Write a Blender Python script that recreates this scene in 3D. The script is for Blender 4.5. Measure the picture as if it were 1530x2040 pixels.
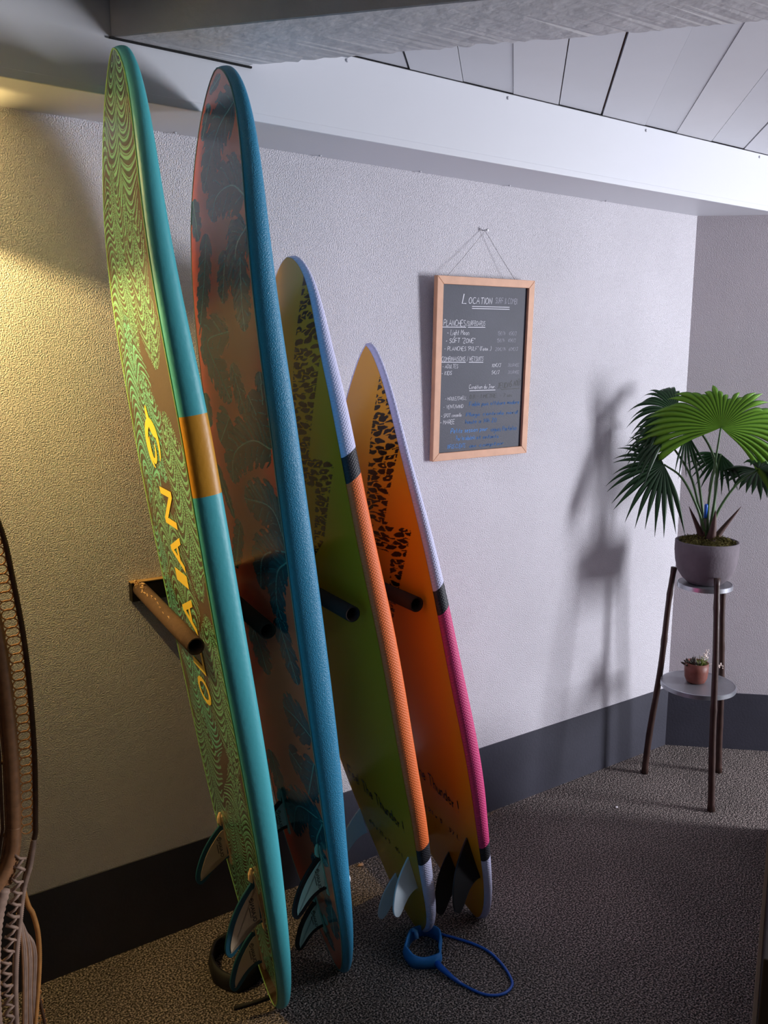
import bpy, math, random
import numpy as np
from mathutils import Matrix, Vector

random.seed(7)
rng = np.random.RandomState(11)
scene = bpy.context.scene
for o in list(bpy.data.objects):
    bpy.data.objects.remove(o)
COL = scene.collection

# ------------------------------------------------------------------ camera
cd = bpy.data.cameras.new('camera')
cam = bpy.data.objects.new('camera', cd)
COL.objects.link(cam)
cd.sensor_fit = 'HORIZONTAL'
cd.sensor_width = 36.0
cd.lens = 36.0 * 1732.0 / 1530.0
cd.clip_start = 0.02
RGT = Vector((0.820942, -0.571000, 0.003646))
UPV = Vector((0.094504, 0.142161, 0.985322))
BCK = Vector((-0.563137, -0.808548, 0.170668))
M = Matrix.Identity(4)
for i in range(3):
    M[i][0] = RGT[i]; M[i][1] = UPV[i]; M[i][2] = BCK[i]
M[0][3], M[1][3], M[2][3] = 0.0, -2.16858, 1.6
cam.matrix_world = M
scene.camera = cam

# ------------------------------------------------------------------ world, daylight, exposure
wd = bpy.data.worlds.new('world')
scene.world = wd
wd.use_nodes = True
wd.node_tree.nodes['Background'].inputs[0].default_value = (0.80, 0.82, 1.0, 1)
wd.node_tree.nodes['Background'].inputs[1].default_value = 0.014

def area(name, loc, target, sx, sy, power, col):
    l = bpy.data.lights.new(name, 'AREA')
    l.shape = 'RECTANGLE'; l.size = sx; l.size_y = sy
    l.energy = power; l.color = col
    o = bpy.data.objects.new(name, l)
    COL.objects.link(o)
    o.location = loc
    d = Vector(target) - Vector(loc)
    o.rotation_euler = d.to_track_quat('-Z', 'Y').to_euler()
    return o

# daylight through the glazed front, to the right of and behind the photographer
area('window_daylight', (5.4, -3.5, 1.35), (2.0, 0.0, 1.35), 0.75, 1.7, 285, (0.90, 0.915, 1.0))
scene.view_settings.view_transform = 'Standard'
scene.view_settings.look = 'None'
scene.view_settings.exposure = 0.0
scene.view_settings.gamma = 1.0
scene.view_settings.use_curve_mapping = False

# ------------------------------------------------------------------ helpers
def lin(c):
    c = [x / 255.0 for x in c]
    return tuple((x / 12.92 if x <= 0.04045 else ((x + 0.055) / 1.055) ** 2.4) for x in c)

def mat(name, rgb, rough=0.6, spec=0.5, metal=0.0, bump=None, vary=None, speck=None, sss=0.0, coat=0.0):
    """bump=(scale, distance[, detail]); vary=(scale, amount); speck=(scale, rgb, threshold)"""
    m = bpy.data.materials.new(name)
    m.use_nodes = True
    nt = m.node_tree
    b = nt.nodes['Principled BSDF']
    b.inputs['Base Color'].default_value = (*lin(rgb), 1)
    b.inputs['Roughness'].default_value = rough
    b.inputs['Specular IOR Level'].default_value = spec
    b.inputs['Metallic'].default_value = metal
    b.inputs['Coat Weight'].default_value = coat
    if sss:
        b.inputs['Subsurface Weight'].default_value = sss
        b.inputs['Subsurface Radius'].default_value = (0.02, 0.02, 0.02)
    tc = nt.nodes.new('ShaderNodeTexCoord')
    last = None
    if vary:
        n = nt.nodes.new('ShaderNodeTexNoise')
        n.inputs['Scale'].default_value = vary[0]
        n.inputs['Detail'].default_value = 5
        nt.links.new(tc.outputs['Object'], n.inputs['Vector'])
        r = nt.nodes.new('ShaderNodeMapRange')
        r.inputs[1].default_value = 0.3; r.inputs[2].default_value = 0.7
        r.inputs[3].default_value = 1 - vary[1]; r.inputs[4].default_value = 1 + vary[1]
        nt.links.new(n.outputs[0], r.inputs[0])
        mx = nt.nodes.new('ShaderNodeVectorMath'); mx.operation = 'SCALE'
        mx.inputs[0].default_value = lin(rgb)
        nt.links.new(r.outputs[0], mx.inputs['Scale'])
        last = mx.outputs[0]
    if speck:
        n = nt.nodes.new('ShaderNodeTexNoise')
        n.inputs['Scale'].default_value = speck[0]; n.inputs['Detail'].default_value = 3
        nt.links.new(tc.outputs['Object'], n.inputs['Vector'])
        r = nt.nodes.new('ShaderNodeMapRange')
        r.inputs[1].default_value = speck[2]; r.inputs[2].default_value = speck[2] + 0.06
        nt.links.new(n.outputs[0], r.inputs[0])
        mx = nt.nodes.new('ShaderNodeMix'); mx.data_type = 'RGBA'
        nt.links.new(r.outputs[0], mx.inputs[0])
        if last: nt.links.new(last, mx.inputs[6])
        else: mx.inputs[6].default_value = (*lin(rgb), 1)
        mx.inputs[7].default_value = (*lin(speck[1]), 1)
        last = mx.outputs[2]
    if last: nt.links.new(last, b.inputs['Base Color'])
    if bump:
        n = nt.nodes.new('ShaderNodeTexNoise')
        n.inputs['Scale'].default_value = bump[0]
        n.inputs['Detail'].default_value = bump[2] if len(bump) > 2 else 4
        nt.links.new(tc.outputs['Object'], n.inputs['Vector'])
        bp = nt.nodes.new('ShaderNodeBump')
        bp.inputs['Strength'].default_value = 1.0
        bp.inputs['Distance'].default_value = bump[1]
        nt.links.new(n.outputs[0], bp.inputs['Height'])
        nt.links.new(bp.outputs[0], b.inputs['Normal'])
    return m

def link(name, me, m=None, parent=None, smooth=False):
    o = bpy.data.objects.new(name, me)
    COL.objects.link(o)
    if m is not None:
        for x in (m if isinstance(m, (list, tuple)) else [m]):
            me.materials.append(x)
    if parent: o.parent = parent
    if smooth and len(me.polygons):
        me.polygons.foreach_set('use_smooth', [True] * len(me.polygons))
    return o

class MB:
    """collects verts/faces for ONE mesh"""
    def __init__(s): s.v = []; s.f = []
    def add(s, v, f):
        k = len(s.v); s.v += [tuple(x) for x in v]; s.f += [tuple(i + k for i in q) for q in f]
        return s
    def box(s, x0, x1, y0, y1, z0, z1, fr=None):
        v = [(x, y, z) for z in (z0, z1) for y in (y0, y1) for x in (x0, x1)]
        if fr: v = [fr(p) for p in v]
        return s.add(v, [(0, 2, 3, 1), (4, 5, 7, 6), (0, 1, 5, 4), (2, 6, 7, 3), (0, 4, 6, 2), (1, 3, 7, 5)])
    def tube(s, pts, r, k=8, cap=True, closed=False):
        pts = [Vector(p) for p in pts]; n = len(pts)
        rs = r if isinstance(r, (list, tuple)) else [r] * n
        V = []; up = None
        for i, p in enumerate(pts):
            if closed: d = pts[(i + 1) % n] - pts[i - 1]
            else: d = pts[min(i + 1, n - 1)] - pts[max(i - 1, 0)]
            d.normalize()
            if up is None:
                up = Vector((0, 0, 1)) if abs(d.z) < 0.9 else Vector((1, 0, 0))
            a = d.cross(up); a.normalize(); b = a.cross(d); up = b
            for j in range(k):
                t = 2 * math.pi * j / k
                V.append(p + (a * math.cos(t) + b * math.sin(t)) * rs[i])
        F = []
        m = n if closed else n - 1
        for i in range(m):
            for j in range(k):
                i2 = (i + 1) % n
                F.append((i * k + j, i * k + (j + 1) % k, i2 * k + (j + 1) % k, i2 * k + j))
        if cap and not closed:
            F.append(tuple(reversed(range(k)))); F.append(tuple((n - 1) * k + j for j in range(k)))
        return s.add(V, F)
    def lathe(s, prof, k=40, c=(0, 0, 0), cap0=True, cap1=True):
        V = []; F = []
        for r, z in prof:
            for j in range(k):
                t = 2 * math.pi * j / k
                V.append((c[0] + r * math.cos(t), c[1] + r * math.sin(t), c[2] + z))
        for i in range(len(prof) - 1):
            for j in range(k):
                F.append((i * k + j, i * k + (j + 1) % k, (i + 1) * k + (j + 1) % k, (i + 1) * k + j))
        if cap0: F.append(tuple(reversed(range(k))))
        if cap1: F.append(tuple((len(prof) - 1) * k + j for j in range(k)))
        return s.add(V, F)
    def prism(s, poly, fr, z0, z1):
        n = len(poly)
        V = [fr((x, y, z0)) for x, y in poly] + [fr((x, y, z1)) for x, y in poly]
        F = [tuple(reversed(range(n))), tuple(range(n, 2 * n))]
        F += [(i, (i + 1) % n, n + (i + 1) % n, n + i) for i in range(n)]
        return s.add(V, F)
    def mesh(s, name):
        me = bpy.data.meshes.new(name); me.from_pydata(s.v, [], s.f); me.validate(); me.update()
        return me
    def build(s, name, m, parent=None, smooth=False):
        return link(name, s.mesh(name), m, parent, smooth)

def bevel(o, w=0.002, seg=2):
    b = o.modifiers.new('bevel', 'BEVEL'); b.width = w; b.segments = seg; b.limit_method = 'ANGLE'
    return o
def tag(o, label, cat, group=None, kind=None):
    o['label'] = label; o['category'] = cat
    if group: o['group'] = group
    if kind: o['kind'] = kind
    return o
def struct(o): o['kind'] = 'structure'; return o
def empty(name, loc=(0, 0, 0)):
    o = bpy.data.objects.new(name, None); COL.objects.link(o); o.location = loc
    o.empty_display_size = 0.05
    return o
def smooth_path(pts, n=8):
    """Catmull-Rom through the points"""
    P = [np.array(p, float) for p in pts]
    P = [2 * P[0] - P[1]] + P + [2 * P[-1] - P[-2]]
    out = []
    for i in range(1, len(P) - 2):
        for t in np.linspace(0, 1, n, endpoint=False):
            a, b, c, d = P[i - 1:i + 3]
            out.append(0.5 * ((2 * b) + (-a + c) * t + (2 * a - 5 * b + 4 * c - d) * t * t + (-a + 3 * b - 3 * c + d) * t ** 3))
    out.append(P[-2])
    return [tuple(float(x) for x in p) for p in out]

_tc = {}
def text_polys(s, bold=False):
    """outline letters as flat triangulated mesh data: verts (x, y), faces, width, cap height"""
    if s in _tc: return _tc[s]
    cu = bpy.data.curves.new('t', 'FONT'); cu.body = s; cu.resolution_u = 3
    if bold: cu.offset = 0.018
    ob = bpy.data.objects.new('t', cu); COL.objects.link(ob)
    dg = bpy.context.evaluated_depsgraph_get(); dg.update()
    me = bpy.data.meshes.new_from_object(ob.evaluated_get(dg))
    v = np.array([x.co[:2] for x in me.vertices]); f = [tuple(p.vertices) for p in me.polygons]
    bpy.data.objects.remove(ob); bpy.data.curves.remove(cu); bpy.data.meshes.remove(me)
    v[:, 0] -= v[:, 0].min()
    _tc[s] = (v, f, v[:, 0].max(), v[:, 1].max())
    return _tc[s]

# ------------------------------------------------------------------ single-stroke handwriting
G = {
'A': [[(0, 0), (.35, 1), (.7, 0)], [(.15, .38), (.56, .38)]],
'B': [[(0, 0), (0, 1), (.45, .95), (.5, .75), (.4, .55), (0, .5)], [(.4, .55), (.6, .35), (.5, .05), (0, 0)]],
'C': [[(.6, .85), (.4, 1), (.15, .9), (0, .5), (.15, .1), (.4, 0), (.62, .12)]],
'D': [[(0, 0), (0, 1), (.35, .95), (.6, .65), (.6, .35), (.35, .03), (0, 0)]],
'E': [[(.55, 1), (0, 1), (0, 0), (.55, 0)], [(0, .5), (.45, .5)]],
'F': [[(.55, 1), (0, 1), (0, 0)], [(0, .5), (.45, .5)]],
'G': [[(.6, .85), (.4, 1), (.15, .9), (0, .5), (.15, .1), (.4, 0), (.6, .15), (.6, .45), (.38, .45)]],
'H': [[(0, 0), (0, 1)], [(.58, 0), (.58, 1)], [(0, .5), (.58, .5)]],
'I': [[(.05, 0), (.05, 1)]],
'J': [[(.1, 1), (.5, 1)], [(.35, 1), (.35, .2), (.2, 0), (0, .12)]],
'K': [[(0, 0), (0, 1)], [(.5, 1), (0, .45), (.55, 0)]],
'L': [[(0.06, 1), (0, 0), (.5, 0.02)]],
'M': [[(0, 0), (.05, 1), (.35, .4), (.65, 1), (.7, 0)]],
'N': [[(0, 0), (0, 1), (.55, 0), (.55, 1)]],
'O': [[(.3, 1), (.07, .8), (0, .5), (.07, .2), (.3, 0), (.55, .2), (.62, .5), (.55, .8), (.3, 1)]],
'P': [[(0, 0), (0, 1), (.45, .95), (.52, .72), (.42, .5), (0, .45)]],
'R': [[(0, 0), (0, 1), (.45, .95), (.52, .72), (.42, .5), (0, .45)], [(.3, .45), (.58, 0)]],
'S': [[(.5, .88), (.3, 1), (.08, .88), (.08, .65), (.45, .4), (.48, .15), (.25, 0), (0, .12)]],
'T': [[(0, 1), (.6, 1)], [(.3, 1), (.3, 0)]],
'U': [[(0, 1), (.02, .2), (.25, 0), (.5, .2), (.52, 1)]],
'V': [[(0, 1), (.3, 0), (.6, 1)]],
'W': [[(0, 1), (.2, 0), (.38, .7), (.58, 0), (.78, 1)]],
'X': [[(0, 1), (.55, 0)], [(.55, 1), (0, 0)]],
'Z': [[(0, 1), (.55, 1), (0, 0), (.58, 0)]],
'0': [[(.25, 1), (.03, .7), (.03, .3), (.25, 0), (.48, .3), (.48, .7), (.25, 1)]],
'1': [[(0, .75), (.2, 1), (.2, 0)]],
'2': [[(0, .8), (.2, 1), (.45, .85), (.4, .55), (0, 0), (.5, 0)]],
'3': [[(0, .95), (.4, .95), (.2, .58), (.45, .4), (.35, .05), (0, .05)]],
'4': [[(.38, 0), (.38, 1), (0, .3), (.5, .3)]],
'5': [[(.45, 1), (.08, 1), (.05, .58), (.35, .6), (.48, .3), (.3, 0), (0, .08)]],
'6': [[(.42, 1), (.1, .6), (.03, .25), (.25, 0), (.48, .2), (.35, .48), (.08, .4)]],
'7': [[(0, 1), (.5, 1), (.2, 0)]],
'8': [[(.25, .52), (.05, .75), (.25, 1), (.45, .75), (.25, .52), (.02, .25), (.25, 0), (.5, .25), (.25, .52)]],
'€': [[(.6, .85), (.4, 1), (.15, .8), (.08, .5), (.15, .2), (.4, 0), (.6, .15)], [(0, .6), (.4, .6)], [(0, .42), (.36, .42)]],
'-': [[(0, .4), (.35, .4)]], '/': [[(0, -.1), (.35, 1.1)]], ':': [[(.05, .65), (.07, .68)], [(.05, .12), (.07, .15)]],
'.': [[(.03, 0), (.06, .03)]], ',': [[(.06, .05), (0, -.15)]], '"': [[(0, 1.05), (0, .8)], [(.15, 1.05), (.15, .8)]],
"'": [[(0, 1.05), (0, .8)]], '(': [[(.2, 1.1), (0, .5), (.2, -.1)]], ')': [[(0, 1.1), (.2, .5), (0, -.1)]],
'&': [[(.55, 0), (.1, .75), (.25, 1), (.4, .8), (.02, .3), (.15, 0), (.55, .35)]],
'!': [[(.08, 1), (.03, .3)], [(0, .05), (.03, .08)]],
'^': [[(-.62, 1.12), (-.42, 1.32), (-.22, 1.12)]],
'a': [[(.4, .5), (.15, .55), (0, .25), (.15, 0), (.38, .2), (.42, .55), (.42, 0)]],
'b': [[(0, 1), (0, 0), (.3, 0), (.4, .3), (.2, .52), (0, .4)]],
'c': [[(.38, .45), (.2, .55), (0, .28), (.18, 0), (.4, .1)]],
'd': [[(.4, .4), (.15, .55), (0, .25), (.15, 0), (.38, .15), (.42, 1), (.42, 0)]],
'e': [[(0, .28), (.38, .32), (.22, .56), (.02, .35), (.12, 0), (.4, .1)]],
'f': [[(.35, .95), (.18, .9), (.12, 0)], [(0, .5), (.32, .5)]],
'g': [[(.38, .5), (.12, .52), (.02, .25), (.3, .1), (.4, .5), (.36, -.4), (.05, -.35)]],
'h': [[(0, 1), (0, 0), (0, .35), (.25, .55), (.38, .35), (.38, 0)]],
'i': [[(.03, .5), (.03, 0)], [(.03, .75), (.04, .78)]],
'k': [[(0, 1), (0, 0)], [(.35, .55), (0, .25), (.38, 0)]],
'l': [[(.02, 1), (.02, 0)]],
'm': [[(0, .52), (0, 0), (0, .35), (.18, .52), (.28, .35), (.28, 0), (.28, .35), (.46, .52), (.56, .35), (.58, 0)]],
'n': [[(0, .52), (0, 0), (0, .35), (.22, .54), (.36, .35), (.38, 0)]],
'o': [[(.2, .54), (.02, .27), (.2, 0), (.4, .27), (.2, .54)]],
'p': [[(0, .52), (0, -.4), (0, .4), (.28, .54), (.38, .25), (.2, 0), (0, .12)]],
'r': [[(0, .52), (0, 0), (.02, .35), (.3, .52)]],
's': [[(.32, .48), (.1, .52), (.06, .35), (.32, .18), (.25, 0), (0, .05)]],
't': [[(.12, .9), (.12, .05), (.3, .02)], [(0, .55), (.3, .55)]],
'u': [[(0, .52), (.05, .05), (.25, .02), (.38, .52), (.4, 0)]],
'v': [[(0, .52), (.18, 0), (.38, .52)]], 'x': [[(0, .5), (.35, 0)], [(.35, .5), (0, 0)]],
'j': [[(.2, .5), (.18, -.3), (0, -.35)], [(.2, .75), (.21, .78)]],
'y': [[(0, .52), (.18, .05)], [(.4, .52), (.1, -.4)]],
}
def hand(mb, s, x, y, h, fr, w=0.09, slant=0.1, wob=0.05, spacing=1.0):
    """writes strokes as thin ribbons into mb; fr maps (x, y) to a 3D point"""
    r2 = random.Random(hash_s(s))
    for ch in s:
        if ch == ' ': x += 0.45 * h * spacing; continue
        g = G.get(ch)
        if g is None: x += 0.4 * h; continue
        mx = max(p[0] for st in g for p in st)
        dy = r2.uniform(-wob, wob) * h
        for st in g:
            pts = [(x + (px + slant * py + r2.uniform(-.02, .02)) * h, y + dy + (py + r2.uniform(-.03, .03)) * h) for px, py in st]
            if len(pts) > 2:
                pts = [(p[0], p[1]) for p in smooth_path([(a, b, 0) for a, b in pts], 2)] if len(pts) > 3 else pts
            V = []; F = []
            for i, p in enumerate(pts):
                a = pts[max(i - 1, 0)]; b = pts[min(i + 1, len(pts) - 1)]
                dx, dyy = b[0] - a[0], b[1] - a[1]; L = math.hypot(dx, dyy) or 1
                ww = w * h * 0.5 * r2.uniform(.75, 1.2)
                V.append(fr(p[0] - dyy / L * ww, p[1] + dx / L * ww)); V.append(fr(p[0] + dyy / L * ww, p[1] - dx / L * ww))
            for i in range(len(pts) - 1): F.append((2 * i, 2 * i + 1, 2 * i + 3, 2 * i + 2))
            mb.add(V, F)
        x += (max(mx, 0.08) + 0.2) * h * spacing if ch != '^' else 0
    return x
def hash_s(s): return sum((i + 1) * ord(c) for i, c in enumerate(s))

# ------------------------------------------------------------------ room shell
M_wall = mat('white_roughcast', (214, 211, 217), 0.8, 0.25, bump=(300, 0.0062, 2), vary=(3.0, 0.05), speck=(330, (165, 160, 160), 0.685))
M_wall2 = mat('roughcast_right', (182, 175, 180), 0.85, 0.2, bump=(330, 0.002, 2), vary=(3.0, 0.04))  # darker base colour carries the shade of light grazing this wall
M_base = mat('charcoal_skirting_paint', (56, 56, 66), 0.45, 0.4, bump=(120, 0.0006), vary=(6, 0.12))
M_white = mat('white_cladding', (208, 210, 216), 0.42, 0.5, bump=(12, 0.0005))
M_plank = [mat('ceiling_plank_%d' % i, c, 0.4, 0.45, vary=(5, 0.02)) for i, c in enumerate([(208, 209, 214), (205, 206, 211), (209, 209, 213), (203, 204, 209)])]
M_beam = mat('painted_concrete_beam', (204, 202, 204), 0.7, 0.3, bump=(28, 0.0035, 8), vary=(9, 0.08))
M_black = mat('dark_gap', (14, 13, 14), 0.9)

floor_m = bpy.data.materials.new('granulate_floor'); floor_m.use_nodes = True
nt = floor_m.node_tree; b = nt.nodes['Principled BSDF']
tc = nt.nodes.new('ShaderNodeTexCoord')
vo = nt.nodes.new('ShaderNodeTexVoronoi'); vo.inputs['Scale'].default_value = 175
no = nt.nodes.new('ShaderNodeTexNoise'); no.inputs['Scale'].default_value = 210; no.inputs['Detail'].default_value = 2
n2 = nt.nodes.new('ShaderNodeTexNoise'); n2.inputs['Scale'].default_value = 4; n2.inputs['Detail'].default_value = 3
mpf = nt.nodes.new('ShaderNodeMapping'); mpf.inputs['Scale'].default_value = (1, 1, 1)
nt.links.new(tc.outputs['Object'], mpf.inputs['Vector'])
for x in (vo, no, n2): nt.links.new(mpf.outputs[0], x.inputs['Vector'])
cr = nt.nodes.new('ShaderNodeValToRGB')
cr.color_ramp.elements[0].position = 0.40; cr.color_ramp.elements[0].color = (*lin((27, 24, 23)), 1)
cr.color_ramp.elements[1].position = 0.62; cr.color_ramp.elements[1].color = (*lin((166, 152, 145)), 1)
e = cr.color_ramp.elements.new(0.50); e.color = (*lin((90, 81, 77)), 1)
nt.links.new(no.outputs[0], cr.inputs[0])
mr = nt.nodes.new('ShaderNodeMapRange'); mr.inputs[1].default_value = .3; mr.inputs[2].default_value = .7; mr.inputs[3].default_value = .85; mr.inputs[4].default_value = 1.15
nt.links.new(n2.outputs[0], mr.inputs[0])
vm = nt.nodes.new('ShaderNodeVectorMath'); vm.operation = 'SCALE'
nt.links.new(cr.outputs[0], vm.inputs[0]); nt.links.new(mr.outputs[0], vm.inputs['Scale'])
nt.links.new(vm.outputs[0], b.inputs['Base Color'])
b.inputs['Roughness'].default_value = 0.75; b.inputs['Specular IOR Level'].default_value = 0.3
ad = nt.nodes.new('ShaderNodeMath'); ad.operation = 'SUBTRACT'
nt.links.new(no.outputs[0], ad.inputs[0]); nt.links.new(vo.outputs[0], ad.inputs[1])
bp = nt.nodes.new('ShaderNodeBump'); bp.inputs['Distance'].default_value = 0.005; bp.inputs['Strength'].default_value = 1
nt.links.new(ad.outputs[0], bp.inputs['Height']); nt.links.new(bp.outputs[0], b.inputs['Normal'])

struct(MB().box(-1.6, 6.2, -4.6, 0.12, -0.08, 0.0).build('floor', floor_m))
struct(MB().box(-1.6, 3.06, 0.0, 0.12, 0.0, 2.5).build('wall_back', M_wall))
# right wall runs off at 43 degrees from the corner (2.968, 0)
CR = np.array([2.968, 0.0]); DR = np.array([0.733, -0.680]); NR = np.array([-0.680, -0.733])
def rw(p): return (CR[0] + DR[0] * p[0] + NR[0] * p[1], CR[1] + DR[1] * p[0] + NR[1] * p[1], p[2])
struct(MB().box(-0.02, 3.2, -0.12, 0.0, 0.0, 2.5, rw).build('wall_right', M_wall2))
struct(MB().box(-1.6, 2.968, -0.005, 0.0, 0.0, 0.257).build('baseboard_back', M_base))
struct(MB().box(0.0, 3.2, 0.0, 0.005, 0.0, 0.245, rw).build('baseboard_right', M_base))

# boxed-in lintel: underside against the wall at 2.153 m, fascia 0.23 m forward
struct(bevel(MB().box(-1.6, 4.6, -0.212, 0.0, 2.153, 2.165).build('trim_1', M_white), 0.001))
fa = struct(bevel(MB().box(-1.6, 4.6, -0.23, -0.214, 2.150, 2.342).build('trim_2', M_white), 0.003, 3))
lip = struct(bevel(MB().box(-1.6, 4.6, -0.2325, -0.2300, 2.150, 2.168).build('trim_3', M_white), 0.001))
M_screw = mat('painted_screw', (205, 206, 212), 0.35, 0.6)
for x in (1.235, 1.769, 2.364, 2.99):
    q = MB().lathe([(0.0045, 0), (0.0045, .0015), (0.003, .003), (0.001, .003)], 10)
    q.v = [(v[0] + x, -0.2305 - v[2], v[1] + 2.329) for v in q.v]
    q.build('screw', M_screw, fa)
for x in (0.87, 1.284, 1.626, 1.982, 2.436):
    q = MB().lathe([(0.0045, 0), (0.0045, .0015), (0.003, .003), (0.001, .003)], 10)
    q.v = [(v[0] + x, -0.014 + v[1], 2.1528 - v[2]) for v in q.v]
    q.build('screw', M_screw, fa)

# plank ceiling (slightly sloping), planks run towards the room
ceil_o = struct(MB().box(-1.6, 6.2, -4.6, -0.232, 2.56, 2.62).build('ceiling', M_white))
PD = np.array([-0.685, -0.727, 0.036])
xs = [-0.77 + 0.183 * i for i in range(12)] + [1.422, 1.604, 1.787, 1.969, 2.153, 2.357, 2.514, 2.704, 2.89, 3.042] + [3.042 + .183 * i for i in range(1, 14)]
xs = sorted(set(round(x, 3) for x in xs))
seam_gap = {1.422: .004, 2.153: .0045, 1.969: .0022, 2.704: .002, 2.89: .003, 1.604: .0012, 3.042: .002}
for i in range(len(xs) - 1):
    a, b2 = xs[i], xs[i + 1]
    g0 = seam_gap.get(a, .0008); g1 = seam_gap.get(b2, .0008)
    L = 3.4
    dz = (0.0015 if i % 2 else 0.0)
    V = []
    for z in (2.343 + dz, 2.356 + dz):
        for (x, t) in ((a + g0, 0), (b2 - g1, 0), (b2 - g1, L), (a + g0, L)):
            V.append((x + PD[0] * t, -0.2315 + PD[1] * t, z + PD[2] * t))
    MB().add(V, [(0, 3, 2, 1), (4, 5, 6, 7), (0, 1, 5, 4), (1, 2, 6, 5), (2, 3, 7, 6), (3, 0, 4, 7)]).build('plank', M_plank[(i * 7) % 4], ceil_o)
# dark void / batten behind the plank joints
V = [(-1.5, -0.2315, 2.362), (5.4, -0.2315, 2.362), (5.4 + PD[0] * 3.4, -0.2315 + PD[1] * 3.4, 2.362 + .122), (-1.5 + PD[0] * 3.4, -0.2315 + PD[1] * 3.4, 2.362 + .122)]
MB().add(V + [(x, y, z + .01) for x, y, z in V], [(0, 3, 2, 1), (4, 5, 6, 7), (0, 1, 5, 4), (1, 2, 6, 5), (2, 3, 7, 6), (3, 0, 4, 7)]).build('batten', mat('batten_wood', (120, 82, 50), .7), ceil_o)

# concrete beam crossing at 49 degrees, with ragged lower far edge
BD = np.array([0.650, -0.760]); BN = np.array([0.760, 0.650])   # along, across (towards the right)
def bm(p): return (0.649 + BD[0] * p[0] + BN[0] * p[1], -0.2335 + BD[1] * p[0] + BN[1] * p[1], p[2])
n = 260; V = []; F = []
wid = 0.241
for i in range(n + 1):
    t = i * 3.4 / n
    j = rng.uniform(-.0045, .0045); jz = rng.uniform(0, .004)
    if rng.rand() < .12: j -= .006
    # near end is cut flush with the fascia plane (y = -0.2335)
    t0 = t; tw = t + (wid * BN[1] / -BD[1] * -1 if i == 0 else 0)
    s0 = bm((t, 0, 2.266)); s1 = bm((max(t, wid * BN[1] / 0.760) if i == 0 else t + wid * 0.855, wid + j, 2.266 + jz))
    V += [bm((t, 0, 2.60)), bm((t, 0, 2.268)), bm((t + .002, .003, 2.266)), bm((t + (wid * .4) * .855, wid * .4, 2.266 + rng.uniform(-.0006, .0006))), s1, (s1[0], s1[1], 2.60)]
for i in range(n):
    for k in range(5):
        a = i * 6 + k
        F.append((a, a + 6, a + 7, a + 1))
F.append((0, 1, 2, 3, 4, 5)); F.append(tuple(reversed([n * 6 + k for k in range(6)])))
struct(MB().add(V, F).build('trim_4', M_beam))
struct(MB().box(0.645, 0.972, -0.2365, -0.231, 2.2625, 2.2662).build('beam_shadow_strip', M_black))  # solid dark strip painting in the shadow line under the beam

# dark low cabinet at the right edge of the frame
p0 = np.array([2.704, -0.638]); p1 = np.array([1.824, -1.136]); dd = (p0 - p1) / np.linalg.norm(p0 - p1); nn = np.array([dd[1], -dd[0]])
def cb(p): return (p1[0] + dd[0] * p[0] + nn[0] * p[1], p1[1] + dd[1] * p[0] + nn[1] * p[1], p[2])
cab = empty('low_cabinet', (0, 0, 0))
tag(cab, 'dark brown low cabinet side at the bottom right edge of the picture', 'cabinet')
M_cab = mat('dark_cabinet', (34, 27, 24), .6, .3, vary=(10, .2)); M_cabt = mat('cabinet_edge', (108, 92, 72), .6, .3)
bevel(MB().box(-0.35, 1.0, 0.012, 0.42, 0.0, 0.42, cb).build('body', M_cab, cab), .003)
bevel(MB().box(-0.35, 1.0, 0.0, 0.0118, 0.0, 0.018, cb).build('edge_strip', M_cabt, cab), .002)

# ------------------------------------------------------------------ wall rack: cleat board and cardboard tubes
M_cleat = mat('dark_cleat', (30, 24, 20), .7, .2, vary=(20, .2))
M_cleat2 = mat('cleat_top_raw_wood', (150, 120, 80), .8, .2, vary=(30, .2))
rack = empty('board_rack', (1.1, 0, 1.0))
tag(rack, 'dark wooden rail on the white wall holding the four surfboards upright', 'rack')
o = bevel(MB().box(-0.394, 0.46, -0.024, -0.0005, -0.013, 0.036).build('rail', M_cleat, rack), .0015)
o = MB().box(-0.394, 0.46, -0.0245, -0.0005, 0.0362, 0.0385).build('rail_top', M_cleat2, rack)
M_card = mat('brown_foam_tube', (88, 68, 56), .85, .15, bump=(300, .0012), vary=(60, .12))
M_cardd = mat('tube_dark', (52, 42, 38), .85, .15, bump=(300, .001))
M_torn = mat('torn_foam', (190, 155, 115), .9, .1, bump=(400, .002))
M_hole = mat('tube_bore', (10, 8, 7), .9)
def peg(a, e, r, label, mm, torn=False):
    a = Vector(a); e = Vector(e); root = empty('rack_peg', a)
    tag(root, label, 'peg', 'pegs of the board rack')
    L = (e - a).length; q = (e - a).to_track_quat('Z', 'Y')
    root.rotation_mode = 'QUATERNION'; root.rotation_quaternion = q
    MB().lathe([(r * .78, 0), (r, 0), (r * 1.02, L * .3), (r, L * .7), (r, L), (r * .82, L), (r * .78, L - .03), (r * .78, L - .12)], 28, cap0=True, cap1=False).build('sleeve', mm, root, True)
    MB().lathe([(r * .77, L - .13), (0.0001, L - .13)], 28, cap0=False, cap1=False).build('bore', M_hole, root)
    if torn:
        mb = MB(); rr = random.Random(3)
        for i in range(16):
            t = i / 15; ang = math.radians(115 + 14 * math.sin(i)) 
            z = .012 + t * t * L * .62
            w = .007 * (1 - t) + .0015
            c = Vector((r * 1.03 * math.cos(ang), r * 1.03 * math.sin(ang), z))
            pts = [c + Vector((rr.uniform(-w, w), rr.uniform(-w, w), rr.uniform(-.008, .008))) for _ in range(4)]
            mb.tube([c + Vector((0, 0, -.01))] + pts, w * .35, 5)
        mb.build('torn_edge', M_torn, root)['kind'] = 'stuff'
    return root
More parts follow.
